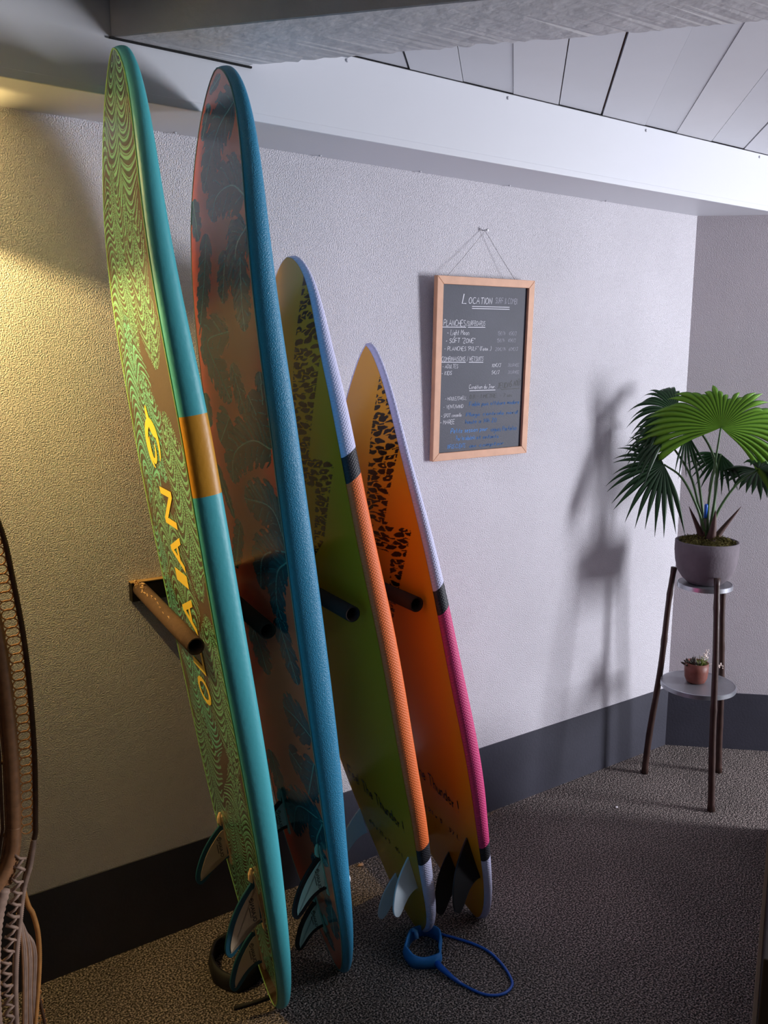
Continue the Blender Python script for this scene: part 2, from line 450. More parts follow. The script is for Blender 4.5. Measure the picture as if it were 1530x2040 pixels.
peg((0.728, -0.026, 1.020), (0.680, -0.50, 1.006), .0190, 'worn brown foam peg with a torn end, left of the green surfboard', M_card, True)
peg((0.930, -0.026, 1.005), (0.870, -0.46, 0.996), .0195, 'dark peg between the green and the blue surfboard', M_cardd)
peg((1.130, -0.026, 1.005), (1.086, -0.48, 1.004), .0195, 'dark peg in front of the lime green base of the third surfboard', M_cardd)
peg((1.302, -0.026, 1.003), (1.270, -0.49, 1.001), .0195, 'dark peg in front of the orange base of the rightmost surfboard', M_cardd)

# ------------------------------------------------------------------ surfboards
HK = np.array([.03, .1, .25, .45, .65, .8, .9, .97]); RK = np.array([0, .15, .35, .5, .65, .85, 1.]); TK = np.array([0, .1, .3, .7, .9, 1.])
BP = {
'b1': dict(T=(0.8704, -0.4154, -0.0028), N=(0.5258, -0.3402, 2.192), psi=0.1371, W=0.5582, t=0.0769, um=0.5305, an=2.5209, bn=0.5289, at=2.3349, bt=0.5474, seam=0.0199,
  h=[-0.0679, -0.0899, -0.1105, -0.1422, -0.0729, -0.0295, 0.0804, 0.2007], r=[0.0169, 0.0084, 0.0087, 0.0101, 0.0162, 0.0365, 0.0868], q=[0.3534, 0.5186, 0.7071, 0.7083, 0.4667, 0.2924]),
'b2': dict(T=(1.0573, -0.3921, -0.0049), N=(0.7273, -0.347, 2.1906), psi=0.1423, W=0.5619, t=0.0767, um=0.5296, an=2.5466, bn=0.5208, at=2.3757, bt=0.5634, seam=0.0182,
  h=[-0.055, -0.0021, -0.1048, -0.1472, -0.068, -0.0004, 0.1174, 0.2173], r=[0.0326, 0.003, -0.0006, 0.0032, 0.0094, 0.0405, 0.1009], q=[0.2582, 0.4014, 0.7212, 0.702, 0.48, 0.2829]),
'b3': dict(T=(1.333, -0.3897, -0.0062), N=(0.9793, -0.1835, 1.8353), psi=0.0544, W=0.5127, t=0.0551, um=0.5226, an=2.3843, bn=0.4544, at=2.326, bt=0.5469, seam=0.0169,
  h=[-0.0371, -0.1527, -0.1164, -0.0515, -0.0231, -0.0182, -0.0502, 0.0081], r=[0.0325, 0.0121, -0.0048, -0.002, 0.0038, 0.0438, 0.1036], q=[0.3395, 0.609, 0.7868, 0.7674, 0.5477, 0.2071]),
'b4': dict(T=(1.4961, -0.4379, -0.0082), N=(1.1967, -0.1998, 1.626), psi=0.0444, W=0.5131, t=0.0474, um=0.5184, an=2.3144, bn=0.6198, at=2.3364, bt=0.5631, seam=0.0173,
  h=[-0.1196, -0.0379, -0.0163, 0.0012, 0.0038, -0.0295, -0.0644, -0.1273], r=[0.0437, 0.0035, -0.0091, -0.0093, 0.0048, 0.0451, 0.1127], q=[0.4047, 0.4587, 0.8236, 0.6015, 0.3636, 0.3232]),
}
def spl(u, K, v):
    K = np.asarray(K); v = np.asarray(v); m = np.gradient(v, K)
    u = np.clip(u, K[0], K[-1]); i = np.clip(np.searchsorted(K, u) - 1, 0, len(K) - 2)
    h = K[i + 1] - K[i]; t = (u - K[i]) / h
    return (2 * t**3 - 3 * t**2 + 1) * v[i] + (t**3 - 2 * t**2 + t) * h * m[i] + (-2 * t**3 + 3 * t**2) * v[i + 1] + (t**3 - t**2) * h * m[i + 1]
def bsec(u, p):
    um = p['um']; s = np.where(u > um, (u - um) / (1 - um), (um - u) / um)
    a = np.where(u > um, p['an'], p['at']); bb = np.where(u > um, p['bn'], p['bt'])
    h = p['W'] / 2 * np.clip(1 - s**a, 0, 1)**bb * (1 + spl(u, HK, p['h']))
    return h, p['t'] * spl(u, TK, p['q']), spl(u, RK, p['r'])
def board_frame(p):
    T = np.array(p['T']); N = np.array(p['N']); L = np.linalg.norm(N - T); a = (N - T) / L
    n0 = np.cross(a, [0, -1., 0]); n0 /= np.linalg.norm(n0)
    if n0[0] < 0: n0 = -n0
    w0 = np.cross(n0, a)
    if w0[1] > 0: w0 = -w0
    c, s = math.cos(p['psi']), math.sin(p['psi'])
    n = c * n0 + s * w0; w = -s * n0 + c * w0
    return T, L, a, w, n
def us(n, dense):
    t = np.linspace(0, 1, n)
    e = (1 - np.cos(np.pi * t)) / 2
    return (0.55 * t + 0.45 * e) if dense else (0.25 * t + 0.75 * e)

def srgb(c): return np.array(lin(c))
def color_layer(me, cols):
    at = me.color_attributes.new('paint', 'FLOAT_COLOR', 'POINT')
    d = np.ones((len(cols), 4), np.float32); d[:, :3] = cols
    at.data.foreach_set('color', d.ravel())
def paint_mat(name, rough, bump=None):
    m = bpy.data.materials.new(name); m.use_nodes = True; nt = m.node_tree; b = nt.nodes['Principled BSDF']
    a = nt.nodes.new('ShaderNodeAttribute'); a.attribute_name = 'paint'
    nt.links.new(a.outputs['Color'], b.inputs['Base Color'])
    b.inputs['Roughness'].default_value = rough; b.inputs['Specular IOR Level'].default_value = 0.5
    return m
def band_mat(name, L, bands, rough, kz=0.0, tex='smooth'):
    """bands: list of (s_from, rgb) along the board, constant ramp on object X"""
    m = bpy.data.materials.new(name); m.use_nodes = True; nt = m.node_tree; b = nt.nodes['Principled BSDF']
    tc = nt.nodes.new('ShaderNodeTexCoord'); sp = nt.nodes.new('ShaderNodeSeparateXYZ')
    nt.links.new(tc.outputs['Object'], sp.inputs[0])
    mu = nt.nodes.new('ShaderNodeMath'); mu.operation = 'MULTIPLY_ADD'; mu.inputs[1].default_value = -kz
    nt.links.new(sp.outputs[2], mu.inputs[0]); nt.links.new(sp.outputs[0], mu.inputs[2])
    dv = nt.nodes.new('ShaderNodeMath'); dv.operation = 'DIVIDE'; dv.inputs[1].default_value = L
    nt.links.new(mu.outputs[0], dv.inputs[0])
    cr = nt.nodes.new('ShaderNodeValToRGB'); cr.color_ramp.interpolation = 'CONSTANT'
    el = cr.color_ramp.elements
    el[0].position = 0; el[0].color = (*lin(bands[0][1]), 1)
    el.remove(el[1])
    for s, c in bands[1:]:
        e = el.new(min(max(s / L, 0), 1)); e.color = (*lin(c), 1)
    nt.links.new(dv.outputs[0], cr.inputs[0]); nt.links.new(cr.outputs[0], b.inputs['Base Color'])
    b.inputs['Roughness'].default_value = rough; b.inputs['Specular IOR Level'].default_value = 0.4
    bp = nt.nodes.new('ShaderNodeBump')
    if tex == 'pebble':
        n = nt.nodes.new('ShaderNodeTexNoise'); n.inputs['Scale'].default_value = 420; n.inputs['Detail'].default_value = 1
        nt.links.new(tc.outputs['Object'], n.inputs['Vector']); bp.inputs['Distance'].default_value = .0013
        nt.links.new(n.outputs[0], bp.inputs['Height'])
    elif tex == 'cross':
        outs = []
        for ang in (0.75, -0.75):
            mp = nt.nodes.new('ShaderNodeMapping'); mp.inputs['Rotation'].default_value = (0.0, ang, 0.0)
            nt.links.new(tc.outputs['Object'], mp.inputs['Vector'])
            w = nt.nodes.new('ShaderNodeTexWave'); w.inputs['Scale'].default_value = 55; w.wave_type = 'BANDS'; w.bands_direction = 'X'
            nt.links.new(mp.outputs[0], w.inputs['Vector']); outs.append(w.outputs['Fac'])
        mn = nt.nodes.new('ShaderNodeMath'); mn.operation = 'MAXIMUM'
        nt.links.new(outs[0], mn.inputs[0]); nt.links.new(outs[1], mn.inputs[1])
        bp.inputs['Distance'].default_value = .0007
        nt.links.new(mn.outputs[0], bp.inputs['Height'])
    else:
        n = nt.nodes.new('ShaderNodeTexNoise'); n.inputs['Scale'].default_value = 90; n.inputs['Detail'].default_value = 4
        nt.links.new(tc.outputs['Object'], n.inputs['Vector']); bp.inputs['Distance'].default_value = .0006
        nt.links.new(n.outputs[0], bp.inputs['Height'])
    nt.links.new(bp.outputs[0], b.inputs['Normal'])
    return m

def make_board(key, name, label, paint, slick_rough, foam, piping_rgb, ns=1500, nv=110, deck_pipe=True):
    p = BP[key]; T, L, a, w, n = board_frame(p)
    root = empty(name); root.matrix_world = Matrix(((a[0], w[0], n[0], T[0]), (a[1], w[1], n[1], T[1]), (a[2], w[2], n[2], T[2]), (0, 0, 0, 1)))
    tag(root, label, 'surfboard', 'surfboards leaning in the wall rack')
    # slick base: dense painted grid
    u = us(ns, True); h, th, r = bsec(u, p)
    hb = np.clip(h - p['seam'], 0.0004, None)
    g = np.linspace(-1, 1, nv)
    S = np.repeat((u * L)[:, None], nv, 1); V = hb[:, None] * g[None, :]; Z = np.repeat(r[:, None], nv, 1) - 0.0008
    co = np.stack([S, V, Z], 2).reshape(-1, 3)
    idx = np.arange(ns * nv).reshape(ns, nv)
    f = np.stack([idx[:-1, :-1], idx[:-1, 1:], idx[1:, 1:], idx[1:, :-1]], 2).reshape(-1, 4)
    me = bpy.data.meshes.new('slick_base')
    me.vertices.add(len(co)); me.vertices.foreach_set('co', co.astype(np.float32).ravel())
    me.loops.add(f.size); me.loops.foreach_set('vertex_index', f.astype(np.int32).ravel())
    me.polygons.add(len(f)); me.polygons.foreach_set('loop_start', (np.arange(len(f)) * 4).astype(np.int32))
    me.update(calc_edges=True)
    color_layer(me, paint(S.ravel(), V.ravel(), np.repeat(hb[:, None], nv, 1).ravel(), L))
    slick = link('slick_base', me, paint_mat(name + '_slick', slick_rough), root, True)
    # foam body: rails and deck
    ns2 = 220; u = us(ns2, False); h, th, r = bsec(u, p); hb = np.clip(h - p['seam'], 0, None); rr = h - hb
    ring = []
    K = 11
    for j in range(K):
        q = math.pi * j / (K - 1); ring.append((hb + np.sin(q) ** .8 * rr, r + th * (1 - math.cos(q)) / 2))
    dk = [(hb * c, r + th * (1 + .10 * (1 - c * c))) for c in (.8, .5, .2, -.2, -.5, -.8)]
    left = [(-v, z) for v, z in reversed(ring)]
    allr = ring + dk + left
    R_ = len(allr)
    co = np.stack([np.stack([u * L, v, z], 1) for v, z in allr], 1).reshape(-1, 3)
    F = []
    for i in range(ns2 - 1):
        for j in range(R_):
            j2 = (j + 1) % R_
            F.append((i * R_ + j, (i + 1) * R_ + j, (i + 1) * R_ + j2, i * R_ + j2))
    F.append(tuple(range(R_))); F.append(tuple(reversed([(ns2 - 1) * R_ + j for j in range(R_)])))
    me = bpy.data.meshes.new('foam_body'); me.from_pydata([tuple(map(float, c)) for c in co], [], F); me.update()
    link('foam_body', me, foam, root, True)
    # piping where the slick meets the rail
    if piping_rgb:
        un = np.concatenate([us(160, False)]); h, th, r = bsec(un, p); hb = np.clip(h - p['seam'], 0, None)
        pts = [(float(x * L), float(v), float(z) - .0006) for x, v, z in zip(un, hb, r)][3:-1]
        pts2 = [(x, -v, z) for x, v, z in pts]
        mm = mat(name + '_piping', piping_rgb, .45)
        MB().tube(pts + list(reversed(pts2)), .0016, 6, closed=True).build('piping', mm, root, True)
    return root, L, p

def vnoise(x, y, seed=0):
    r = np.random.RandomState(seed); out = 0
    for k in range(5):
        a = r.uniform(0, 6.28, 3); fx, fy = r.normal(0, 1, 2)
        out = out + np.sin(x * fx + y * fy + a[0]) * np.cos(x * fy * .7 - y * fx * .6 + a[1])
    return out / 5

def paint_feathers(S, V, hb, L):
    brown = srgb((84, 64, 48)); mint = srgb((112, 194, 172)); dark = srgb((40, 33, 26)); green = srgb((132, 168, 112))
    col = np.tile(brown, (len(S), 1))
    # (v at start, s start, s end, drift, width, direction, curl, period, tint)
    Fe = [(-.15, 1.50, 2.22, .10, .11, 1, 1.1, .021, 1), (.07, 1.78, 2.22, -.05, .15, -1, 1.2, .023, 1), (-.04, 1.62, 2.02, -.02, .08, 1, .8, .016, 1),
          (.11, 1.60, 1.90, .0, .09, -1, 1.3, .026, 1), (-.13, 1.25, 1.72, .04, .13, -1, 1.2, .027, 0), (.0, 1.36, 1.60, -.03, .09, -1, 1.2, .020, 0),
          (.15, 1.12, 1.52, -.02, .11, -1, 1.5, .027, 1), (-.16, .95, 1.30, .0, .10, 1, 1.2, .022, 0), (.00, .98, 1.36, -.09, .12, -1, 1.3, .025, 1),
          (.16, .72, 1.10, .0, .12, -1, 1.5, .026, 1), (-.03, .66, .98, -.08, .12, -1, 1.4, .022, 0), (-.12, .40, .78, .0, .13, 1, 1.2, .024, 1),
          (.10, .40, .74, .02, .11, -1, 1.2, .021, 1), (-.01, .28, .60, .04, .08, 1, .7, .014, 1), (-.08, .14, .40, .02, .09, -1, 1.4, .02, 1), (.08, .12, .42, -.02, .10, -1, 1.2, .019, 1)]
    for k, (v0, s0, s1, dr, wd, di, cu, pe, ti) in enumerate(Fe):
        t = (S - s0) / (s1 - s0)
        ins = (t > 0) & (t < 1)
        c = v0 + dr * t + .014 * np.sin(S * 11 + k)
        d = V - c; ad = np.abs(d)
        env = wd * np.clip(np.sin(np.pi * np.clip(t, 0, 1)), 0, 1) ** .5 * (1 + .18 * np.sin(S * 37 + k * 3))
        m = ins & (ad < env)
        x = ad / np.maximum(env, 1e-4)
        wob = .006 * np.sin(V * 30 + k) + .006 * np.sin(S * 23 + k * 2)
        ph = (S + (-1 if k % 4 == 0 else 1) * cu * (.036 * np.sin(2.9 * x + .1) + (.03 if di > 0 else .0) * x) + wob) * (1 if k % 2 else -1) / (pe * .78)
        fr = ph - np.floor(ph)
        duty = .66 - .34 * x + .12 * np.sin(np.floor(ph) * 2.4 + k)
        st = fr < duty
        base = mint if ti == 0 else (mint * .55 + green * .45)
        shade = (fr / np.maximum(duty, .05))
        ln = st & (np.abs(shade - .62 - .2 * x) < .09)
        cc = np.where(st[:, None] & ~ln[:, None], base[None, :], (brown * .8)[None, :])
        cc = np.where((m & (ad < .0022))[:, None], dark[None, :], cc)
        edge = (~st) & (fr > duty + .5 * (1 - duty))
        cc = np.where(edge[:, None] & (x < .6)[:, None], (base * .25)[None, :], cc)
        col = np.where(m[:, None], cc, col)
    # wood-look strip at the tail
    tw = S < .11
    gr = .75 + .25 * np.sin(S * 900 + 6 * np.sin(V * 30)) * .5
    col = np.where(tw[:, None], srgb((132, 98, 62))[None, :] * gr[:, None], col)
    return col

def paint_tropic(S, V, hb, L):
    col = np.tile(srgb((228, 106, 84)), (len(S), 1))
    T1 = srgb((38, 104, 120)); T2 = srgb((20, 66, 84)); RB = srgb((96, 158, 160)); T3 = srgb((52, 120, 132))
    leaves = [([(2.124, .132), (2.09, .009), (1.989, -.093)], .085), ([(2.162, -.049), (2.099, -.108)], .03), ([(2.197, .034), (2.184, -.05)], .018),
      ([(1.986, -.186), (1.892, -.142)], .045), ([(1.899, -.076), (1.80, -.12), (1.702, -.189)], .055), ([(1.848, .064), (1.745, .012)], .05),
      ([(1.937, .205), (1.969, .12), (1.964, .011), (1.92, -.03)], .085), ([(1.879, .209), (1.841, .133), (1.742, .125)], .075), ([(1.826, .16), (1.75, .15), (1.681, .149)], .06),
      ([(1.684, .036), (1.664, -.14), (1.585, -.068), (1.53, -.005)], .075), ([(1.614, .031), (1.489, .095)], .045), ([(1.60, .22), (1.50, .21)], .04), ([(1.55, .12), (1.443, .23)], .07),
      ([(1.542, -.224), (1.457, -.216)], .04), ([(1.494, -.037), (1.427, -.142)], .07), ([(1.443, .23), (1.451, .11), (1.408, -.037), (1.335, -.085)], .085),
      ([(1.364, -.21), (1.239, -.123)], .03), ([(1.242, .237), (1.311, .177), (1.307, -.009)], .085), ([(1.239, -.079), (1.099, -.189)], .04),
      ([(1.226, .239), (1.211, .152), (1.173, .054), (1.092, .006)], .075), ([(1.204, .23), (1.16, .149), (1.079, .114), (1.024, .156)], .06),
      ([(1.043, .099), (.903, .174)], .06), ([(.98, -.12), (.85, -.05)], .08), ([(.79, .209), (.80, .12), (.799, .035)], .08), ([(.675, .02), (.641, .198)], .06), ([(.72, .2), (.60, .12)], .06),
      ([(.569, .198), (.517, .016), (.40, -.07)], .07), ([(.56, .19), (.47, .12), (.44, .18)], .05), ([(.415, .074), (.252, .12)], .04), ([(.30, .13), (.17, .08)], .04), ([(.20, -.04), (.08, .02)], .045), ([(.60, -.15), (.45, -.1)], .06)]
    for k, (pl, W) in enumerate(leaves):
        pts = np.array([q[:2] for q in smooth_path([(x * 1.0, y, 0) for x, y in pl], 12)])
        lo = pts.min(0) - W * 1.2; hi = pts.max(0) + W * 1.2
        ix = np.where((S > lo[0]) & (S < hi[0]) & (V > lo[1]) & (V < hi[1]))[0]
        if not len(ix): continue
        # stretch: prints run lengthwise, so widths along s are narrower
        P = np.stack([S[ix], V[ix]], 1)
        sc = np.array([1.0, .72])
        Pq = P * sc; Q = pts * sc
        best = np.full(len(ix), 1e9); tt = np.zeros(len(ix)); sg = np.zeros(len(ix))
        nseg = len(Q) - 1
        for i in range(nseg):
            a = Q[i]; d = Q[i + 1] - a; l2 = d @ d + 1e-12
            t = np.clip(((Pq - a) @ d) / l2, 0, 1)
            e = Pq - a - t[:, None] * d
            dist = np.hypot(e[:, 0], e[:, 1])
            up = dist < best
            best = np.where(up, dist, best); tt = np.where(up, (i + t) / nseg, tt)
            sg = np.where(up, np.sign(d[0] * e[:, 1] - d[1] * e[:, 0]), sg)
        Ln = np.sum(np.hypot(*np.diff(Q, axis=0).T))
        vein = tt * Ln - best * .8
        notch = (np.sin(vein / .0125 * 2 * np.pi / 3 + k) > .55) * .22 + (np.sin(vein / .004 + k) > .3) * .05
        env = W * .72 * np.clip(1 - np.abs(2 * np.clip(tt, 0, 1) ** .8 - 1) ** 3, 0, 1) ** .55 * (1 - notch)
        ins = (best < env)
        tone = .5 + .5 * np.sin(vein / .0035 + 2 * vnoise(P[:, 0] * 60, P[:, 1] * 60, k))
        base = T2 + (T1 - T2) * (np.where(sg > 0, .75, .3)[:, None] * (.55 + .45 * tone[:, None])) 
        hl = (np.sin(vein / .005 + k) > .96) & (best > env * .2) & (best < env * .75)
        base = np.where(hl[:, None], T3, base)
        base = np.where((best > env * .93)[:, None], T2 * .7, base)
        base = np.where((best < .0016)[:, None], RB, base)
        col[ix] = np.where(ins[:, None], base, col[ix])
        rib = (best < .0014) & ~ins
        col[ix] = np.where(rib[:, None] & (tt < .98)[:, None] & (tt > .0)[:, None], RB, col[ix])
    return col

def in_poly(S, V, poly):
    ins = np.zeros(len(S), bool); n = len(poly); j = n - 1
    for i in range(n):
        (xi, yi), (xj, yj) = poly[i], poly[j]
        c = ((yi > V) != (yj > V)) & (S < (xj - xi) * (V - yi) / ((yj - yi) or 1e-9) + xi)
        ins ^= c; j = i
    return ins
def leopard(S, V, cs, cv, seed):
    r = np.random.RandomState(seed)
    N = 256; J = r.uniform(.18, .82, (N, N, 2)); Z = r.uniform(.75, 1.1, (N, N))
    x = S / cs + 40; y = V / cv + 40 + .5 * (np.floor(S / cs) % 2)
    x = x + .18 * np.sin(y * 2.3) ; y = y + .2 * np.sin(x * 1.7)
    ix = np.floor(x).astype(int); iy = np.floor(y).astype(int)
    f1 = np.full(len(S), 9.); f2 = np.full(len(S), 9.); z1 = np.ones(len(S))
    for a in (-1, 0, 1):
        for b in (-1, 0, 1):
            cx = (ix + a) % N; cy = (iy + b) % N
            d = np.hypot(ix + a + J[cx, cy, 0] - x, iy + b + J[cx, cy, 1] - y)
            c = d < f1
            f2 = np.where(c, f1, np.minimum(f2, d)); z1 = np.where(c, Z[cx, cy], z1); f1 = np.where(c, d, f1)
    return (f1 < .47 + .07 * np.sin(x * 6.1 + y * 4.3) + .05 * np.sin(x * 3 - y * 9)) & ((f2 - f1) > .10) & ~((f1 < .13) & (z1 > 1.02))
def paint_bolt(base, poly, seed):
    def f(S, V, hb, L):
        col = np.tile(srgb(base), (len(S), 1))
        m = in_poly(S, V, poly); sp = leopard(S, V, .0165, .056, seed)
        dk = srgb((38, 26, 18))
        return np.where((m & sp)[:, None], dk[None, :], col)
    return f
bolt4 = [(1.605, .081), (1.408, .170), (1.215, .052), (1.194, .180), (.925, .0), (1.049, .030), (1.131, .061), (1.152, -.12), (1.293, -.018)]
bolt3 = [(1.835, .098), (1.639, .172), (1.394, .042), (1.381, .179), (1.18, .05), (1.130, -.03), (1.269, .038), (1.318, .055), (1.335, -.10), (1.568, .0), (1.673, .031)]

foam1 = band_mat('turquoise_foam', 2.2229, [(0, (72, 168, 176)), (1.351, (196, 138, 40)), (1.508, (72, 168, 176))], .42)
foam2 = band_mat('blue_pebbled_foam', 2.2206, [(0, (50, 132, 168))], .38, tex='pebble')
WH = (206, 206, 236); BK = (42, 42, 48)
foam3 = band_mat('white_black_orange_foam', 1.8865, [(0, WH), (.277, BK), (.325, (236, 116, 58)), (1.324, BK), (1.383, WH)], .5, .45, 'cross')
foam4 = band_mat('white_black_pink_foam', 1.6784, [(0, WH), (.271, BK), (.316, (206, 62, 120)), (.978, BK), (1.038, WH)], .5, .6, 'cross')

def bottom_pt(p, L, s, v, off=.0016):
    r = float(bsec(np.array([s / L]), p)[2][0]); return (float(s), float(v), r - off)

# fins ---------------------------------------------------------------
FIN = [(0, 0), (.10, .16), (.24, .36), (.42, .57), (.62, .75), (.85, .90), (1.03, .985), (1.16, 1.0), (1.25, .95), (1.27, .86), (1.20, .72), (1.08, .56), (.98, .40), (.92, .24), (.90, .10), (.91, 0)]
def inset(poly, d):
    out = []; n = len(poly)
    for i in range(n):
        a = np.array(poly[i - 1]); b = np.array(poly[i]); c = np.array(poly[(i + 1) % n])
        e1 = b - a; e2 = c - b; n1 = np.array([-e1[1], e1[0]]) / (np.linalg.norm(e1) + 1e-9); n2 = np.array([-e2[1], e2[0]]) / (np.linalg.norm(e2) + 1e-9)
        m = n1 + n2; m /= np.linalg.norm(m) + 1e-9
        out.append(tuple(b + m * d))
    return out
def make_fin(root, p, L, s0, s1, v, h, cant, rim_m, core_m, base_m=None, text_m=None, label=None, toe=0.0):
    sp = smooth_path([(a, b, 0) for a, b in FIN], 4)
    base = s0 - s1
    pl = [(-a * base, b * h) for a, b, _ in sp]
    z0 = float(bsec(np.array([(s0 + s1) / 2 / L]), p)[2][0])
    slope = (float(bsec(np.array([s0 / L]), p)[2][0]) - float(bsec(np.array([s1 / L]), p)[2][0])) / base
    c, s_ = math.cos(cant), math.sin(cant)
    def fr(q):   # q = (along, height, side)
        x, y, z = q
        return (s0 + x, v + z * c + y * s_, float(bsec(np.array([np.clip((s0 + x) / L, .01, .99)]), p)[2][0]) * 0 + z0 + slope * (x + base / 2) - y * c + z * s_)
    thick = .0030
    fin = MB().prism(pl, fr, -thick, thick).build('fin', rim_m, root)
    bevel(fin, .0018, 2)
    if label: fin['label'] = label
    if core_m:
        ii = inset(pl, .0125 if base > .11 else .011)
        if sum(a[0] * b[1] - a[1] * b[0] for a, b in zip(ii, ii[1:] + ii[:1])) == 0: pass
        ii = [(x, max(y, .0)) for x, y in ii]
        # keep the core open to the board: stretch the root points down
        ii = [(x, 0.0 if y < .008 else y) for x, y in ii]
        cf = MB().prism(ii, fr, -thick - .0012, thick + .0012).build('fin_core', core_m, fin)
        cf['label'] = 'pale stiff core of the fin'
    if base_m:
        bx = MB()
        V = []
        for i, (x, wv) in enumerate([(.02, .002), (.014, .006), (.004, .0068), (-base * .98, .0068), (-base * 1.05, .006), (-base * 1.10, .002)]):
            for sgn in (-1, 1):
                V += [fr((x, -.001, sgn * wv)), fr((x, .004 if 0 < i < 5 else .001, sgn * wv))]
        F = []
        for i in range(5):
            k = i * 4
            F += [(k, k + 4, k + 5, k + 1), (k + 3, k + 7, k + 6, k + 2), (k + 1, k + 5, k + 7, k + 3)]
        bx.add(V, F)
        # bulbous front tab
        bx.tube([fr((.024, .004, 0)), fr((.012, .008, 0)), fr((0.0, .010, 0)), fr((-.012, .007, 0))], [.003, .0055, .0055, .003], 8)
        bx.build('fin_box', base_m, fin, False)
    if text_m:
        vv, ff, wd, hh = text_polys('OLAIAN', True)
        sc = .043 * base / .12 / wd
        mb = MB()
        for side in (1, -1):
            pts = []
            for x, y in vv:
                a = -base * .80 + x * sc          # reads towards the nose
                q = .009 + (hh * sc - y * sc if side == 1 else y * sc)
                a2 = a
                pts.append(fr((a2, .008 + (.012 - (y * sc if side == -1 else y * sc)) + .004, side * -(thick + .0016))))
            mb.add(pts, [tuple(f) for f in ff])
        # round emblem: ring with a curl, and the small line under the name
        cxx = -base * .80 + .043 * base / .12 + .008
        ring = [(cxx + .0048 * math.cos(t), .0195 + .0048 * math.sin(t)) for t in np.linspace(.9, 6.6, 18)]
        curl = [(cxx + r_ * math.cos(t), .0195 + r_ * math.sin(t)) for t, r_ in zip(np.linspace(2.2, 6.8, 10), np.linspace(.0006, .0028, 10))]
        for pth in (ring, curl, [(-base * .70, .0275), (-base * .70 + .026, .0275)]):
            for side in (1, -1):
                VV = []; FF = []
                for i, q in enumerate(pth):
                    a_ = pth[max(i - 1, 0)]; b_ = pth[min(i + 1, len(pth) - 1)]
                    dx, dy = b_[0] - a_[0], b_[1] - a_[1]; l = math.hypot(dx, dy)
                    for sg in (-1, 1): VV.append(fr((q[0] - sg * dy / l * .0008, q[1] + sg * dx / l * .0008, side * -(thick + .0016))))
                for i in range(len(pth) - 1): FF.append((2 * i, 2 * i + 1, 2 * i + 3, 2 * i + 2))
                mb.add(VV, FF)
        t = mb.build('fin_print', text_m, fin); t['label'] = 'dark OLAIAN lettering with round emblem'; t['kind'] = 'stuff'
    return fin

M_print = mat('dark_print', (22, 24, 28), .5)
M_teal = mat('teal_soft_rim', (20, 74, 88), .5, .4)
M_cream = mat('cream_fin_core', (196, 172, 140), .4, .5)
M_creamb = mat('cream_fin_box', (226, 190, 140), .35, .5)
M_navy = mat('navy_soft_rim', (10, 18, 26), .5, .4)
M_mint = mat('mint_fin_core', (176, 204, 200), .4, .5)
M_mintb = mat('mint_fin_box', (128, 176, 168), .35, .5)
M_clear = mat('milky_white_fin', (206, 220, 228), .3, .5, sss=.3)
M_bfin = mat('black_fin', (14, 14, 16), .35, .5)
M_yel = mat('yellow_print', (240, 206, 72), .45)
M_ink = mat('black_marker', (16, 13, 12), .5)
M_plug = mat('white_leash_plug', (232, 232, 235), .3)

r1, L1, P1 = make_board('b1', 'surfboard', 'tall turquoise foam longboard with brown and mint feather print base, leftmost of the four', paint_feathers, .22, foam1, (150, 206, 120), 1900, 110)
make_fin(r1, P1, L1, .482, .367, -.101, .095, -.05, M_teal, M_cream, M_creamb, M_print)
make_fin(r1, P1, L1, .455, .325, .128, .100, .05, M_teal, M_cream, M_creamb, M_print)
make_fin(r1, P1, L1, .243, .128, .006, .092, 0, M_teal, M_cream, M_creamb, M_print)
# big yellow lettering, reads from tail to nose, tops towards the wall side
for ch, a, b_ in (('O', .840, .905), ('L', .925, .985), ('A', 1.020, 1.105), ('I', 1.128, 1.158), ('A', 1.165, 1.245), ('N', 1.262, 1.345)):
    vv, ff, wd, hh = text_polys(ch, True)
    y0, y1 = vv[:, 1].min(), vv[:, 1].max()
    pts = [bottom_pt(P1, L1, a + (x / wd) * (b_ - a), .058 - (y - y0) / (y1 - y0) * .108, .0022) for x, y in vv]
    o = MB().add(pts, ff).build('letter', M_yel, r1); o['label'] = 'yellow letter ' + ch + ' on the base'
mb = MB()
def crescent(c, rx, ry, t0, t1, w, rot, n=26):
    V = []; F = []
    for i in range(n):
        t = t0 + (t1 - t0) * i / (n - 1); k = math.sin(math.pi * i / (n - 1)) ** .6 * w + .001
        for sg in (-1, 1):
            x = (rx + sg * k * .6) * math.cos(t); y = (ry + sg * k) * math.sin(t)
            V.append(bottom_pt(P1, L1, c[0] + x * math.cos(rot) - y * math.sin(rot), c[1] + x * math.sin(rot) + y * math.cos(rot), .0022))
    for i in range(n - 1): F.append((2 * i, 2 * i + 1, 2 * i + 3, 2 * i + 2))
    mb.add(V, F)
crescent((1.437, -.035), .052, .056, -2.9, 2.2, .015, 0)
crescent((1.432, -.045), .030, .026, 1.2, 5.6, .010, 0)
crescent((1.505, .000), .038, .05, 2.4, 4.6, .018, .5)
o = mb.build('base_emblem', M_yel, r1); o['label'] = 'yellow swirl emblem'; o['kind'] = 'stuff'
def plug(root, p, L, s, v, label=None):
    r = bsec(np.array([s / L]), p); z = float(r[2][0] + r[1][0])
    MB().lathe([(.012, -.004), (.012, .005), (.009, .007), (.004, .005)], 20, c=(s, v, z)).build('leash_plug', M_plug, root, True)
plug(r1, P1, L1, .30, .125)
plug(r1, P1, L1, .30, .02)

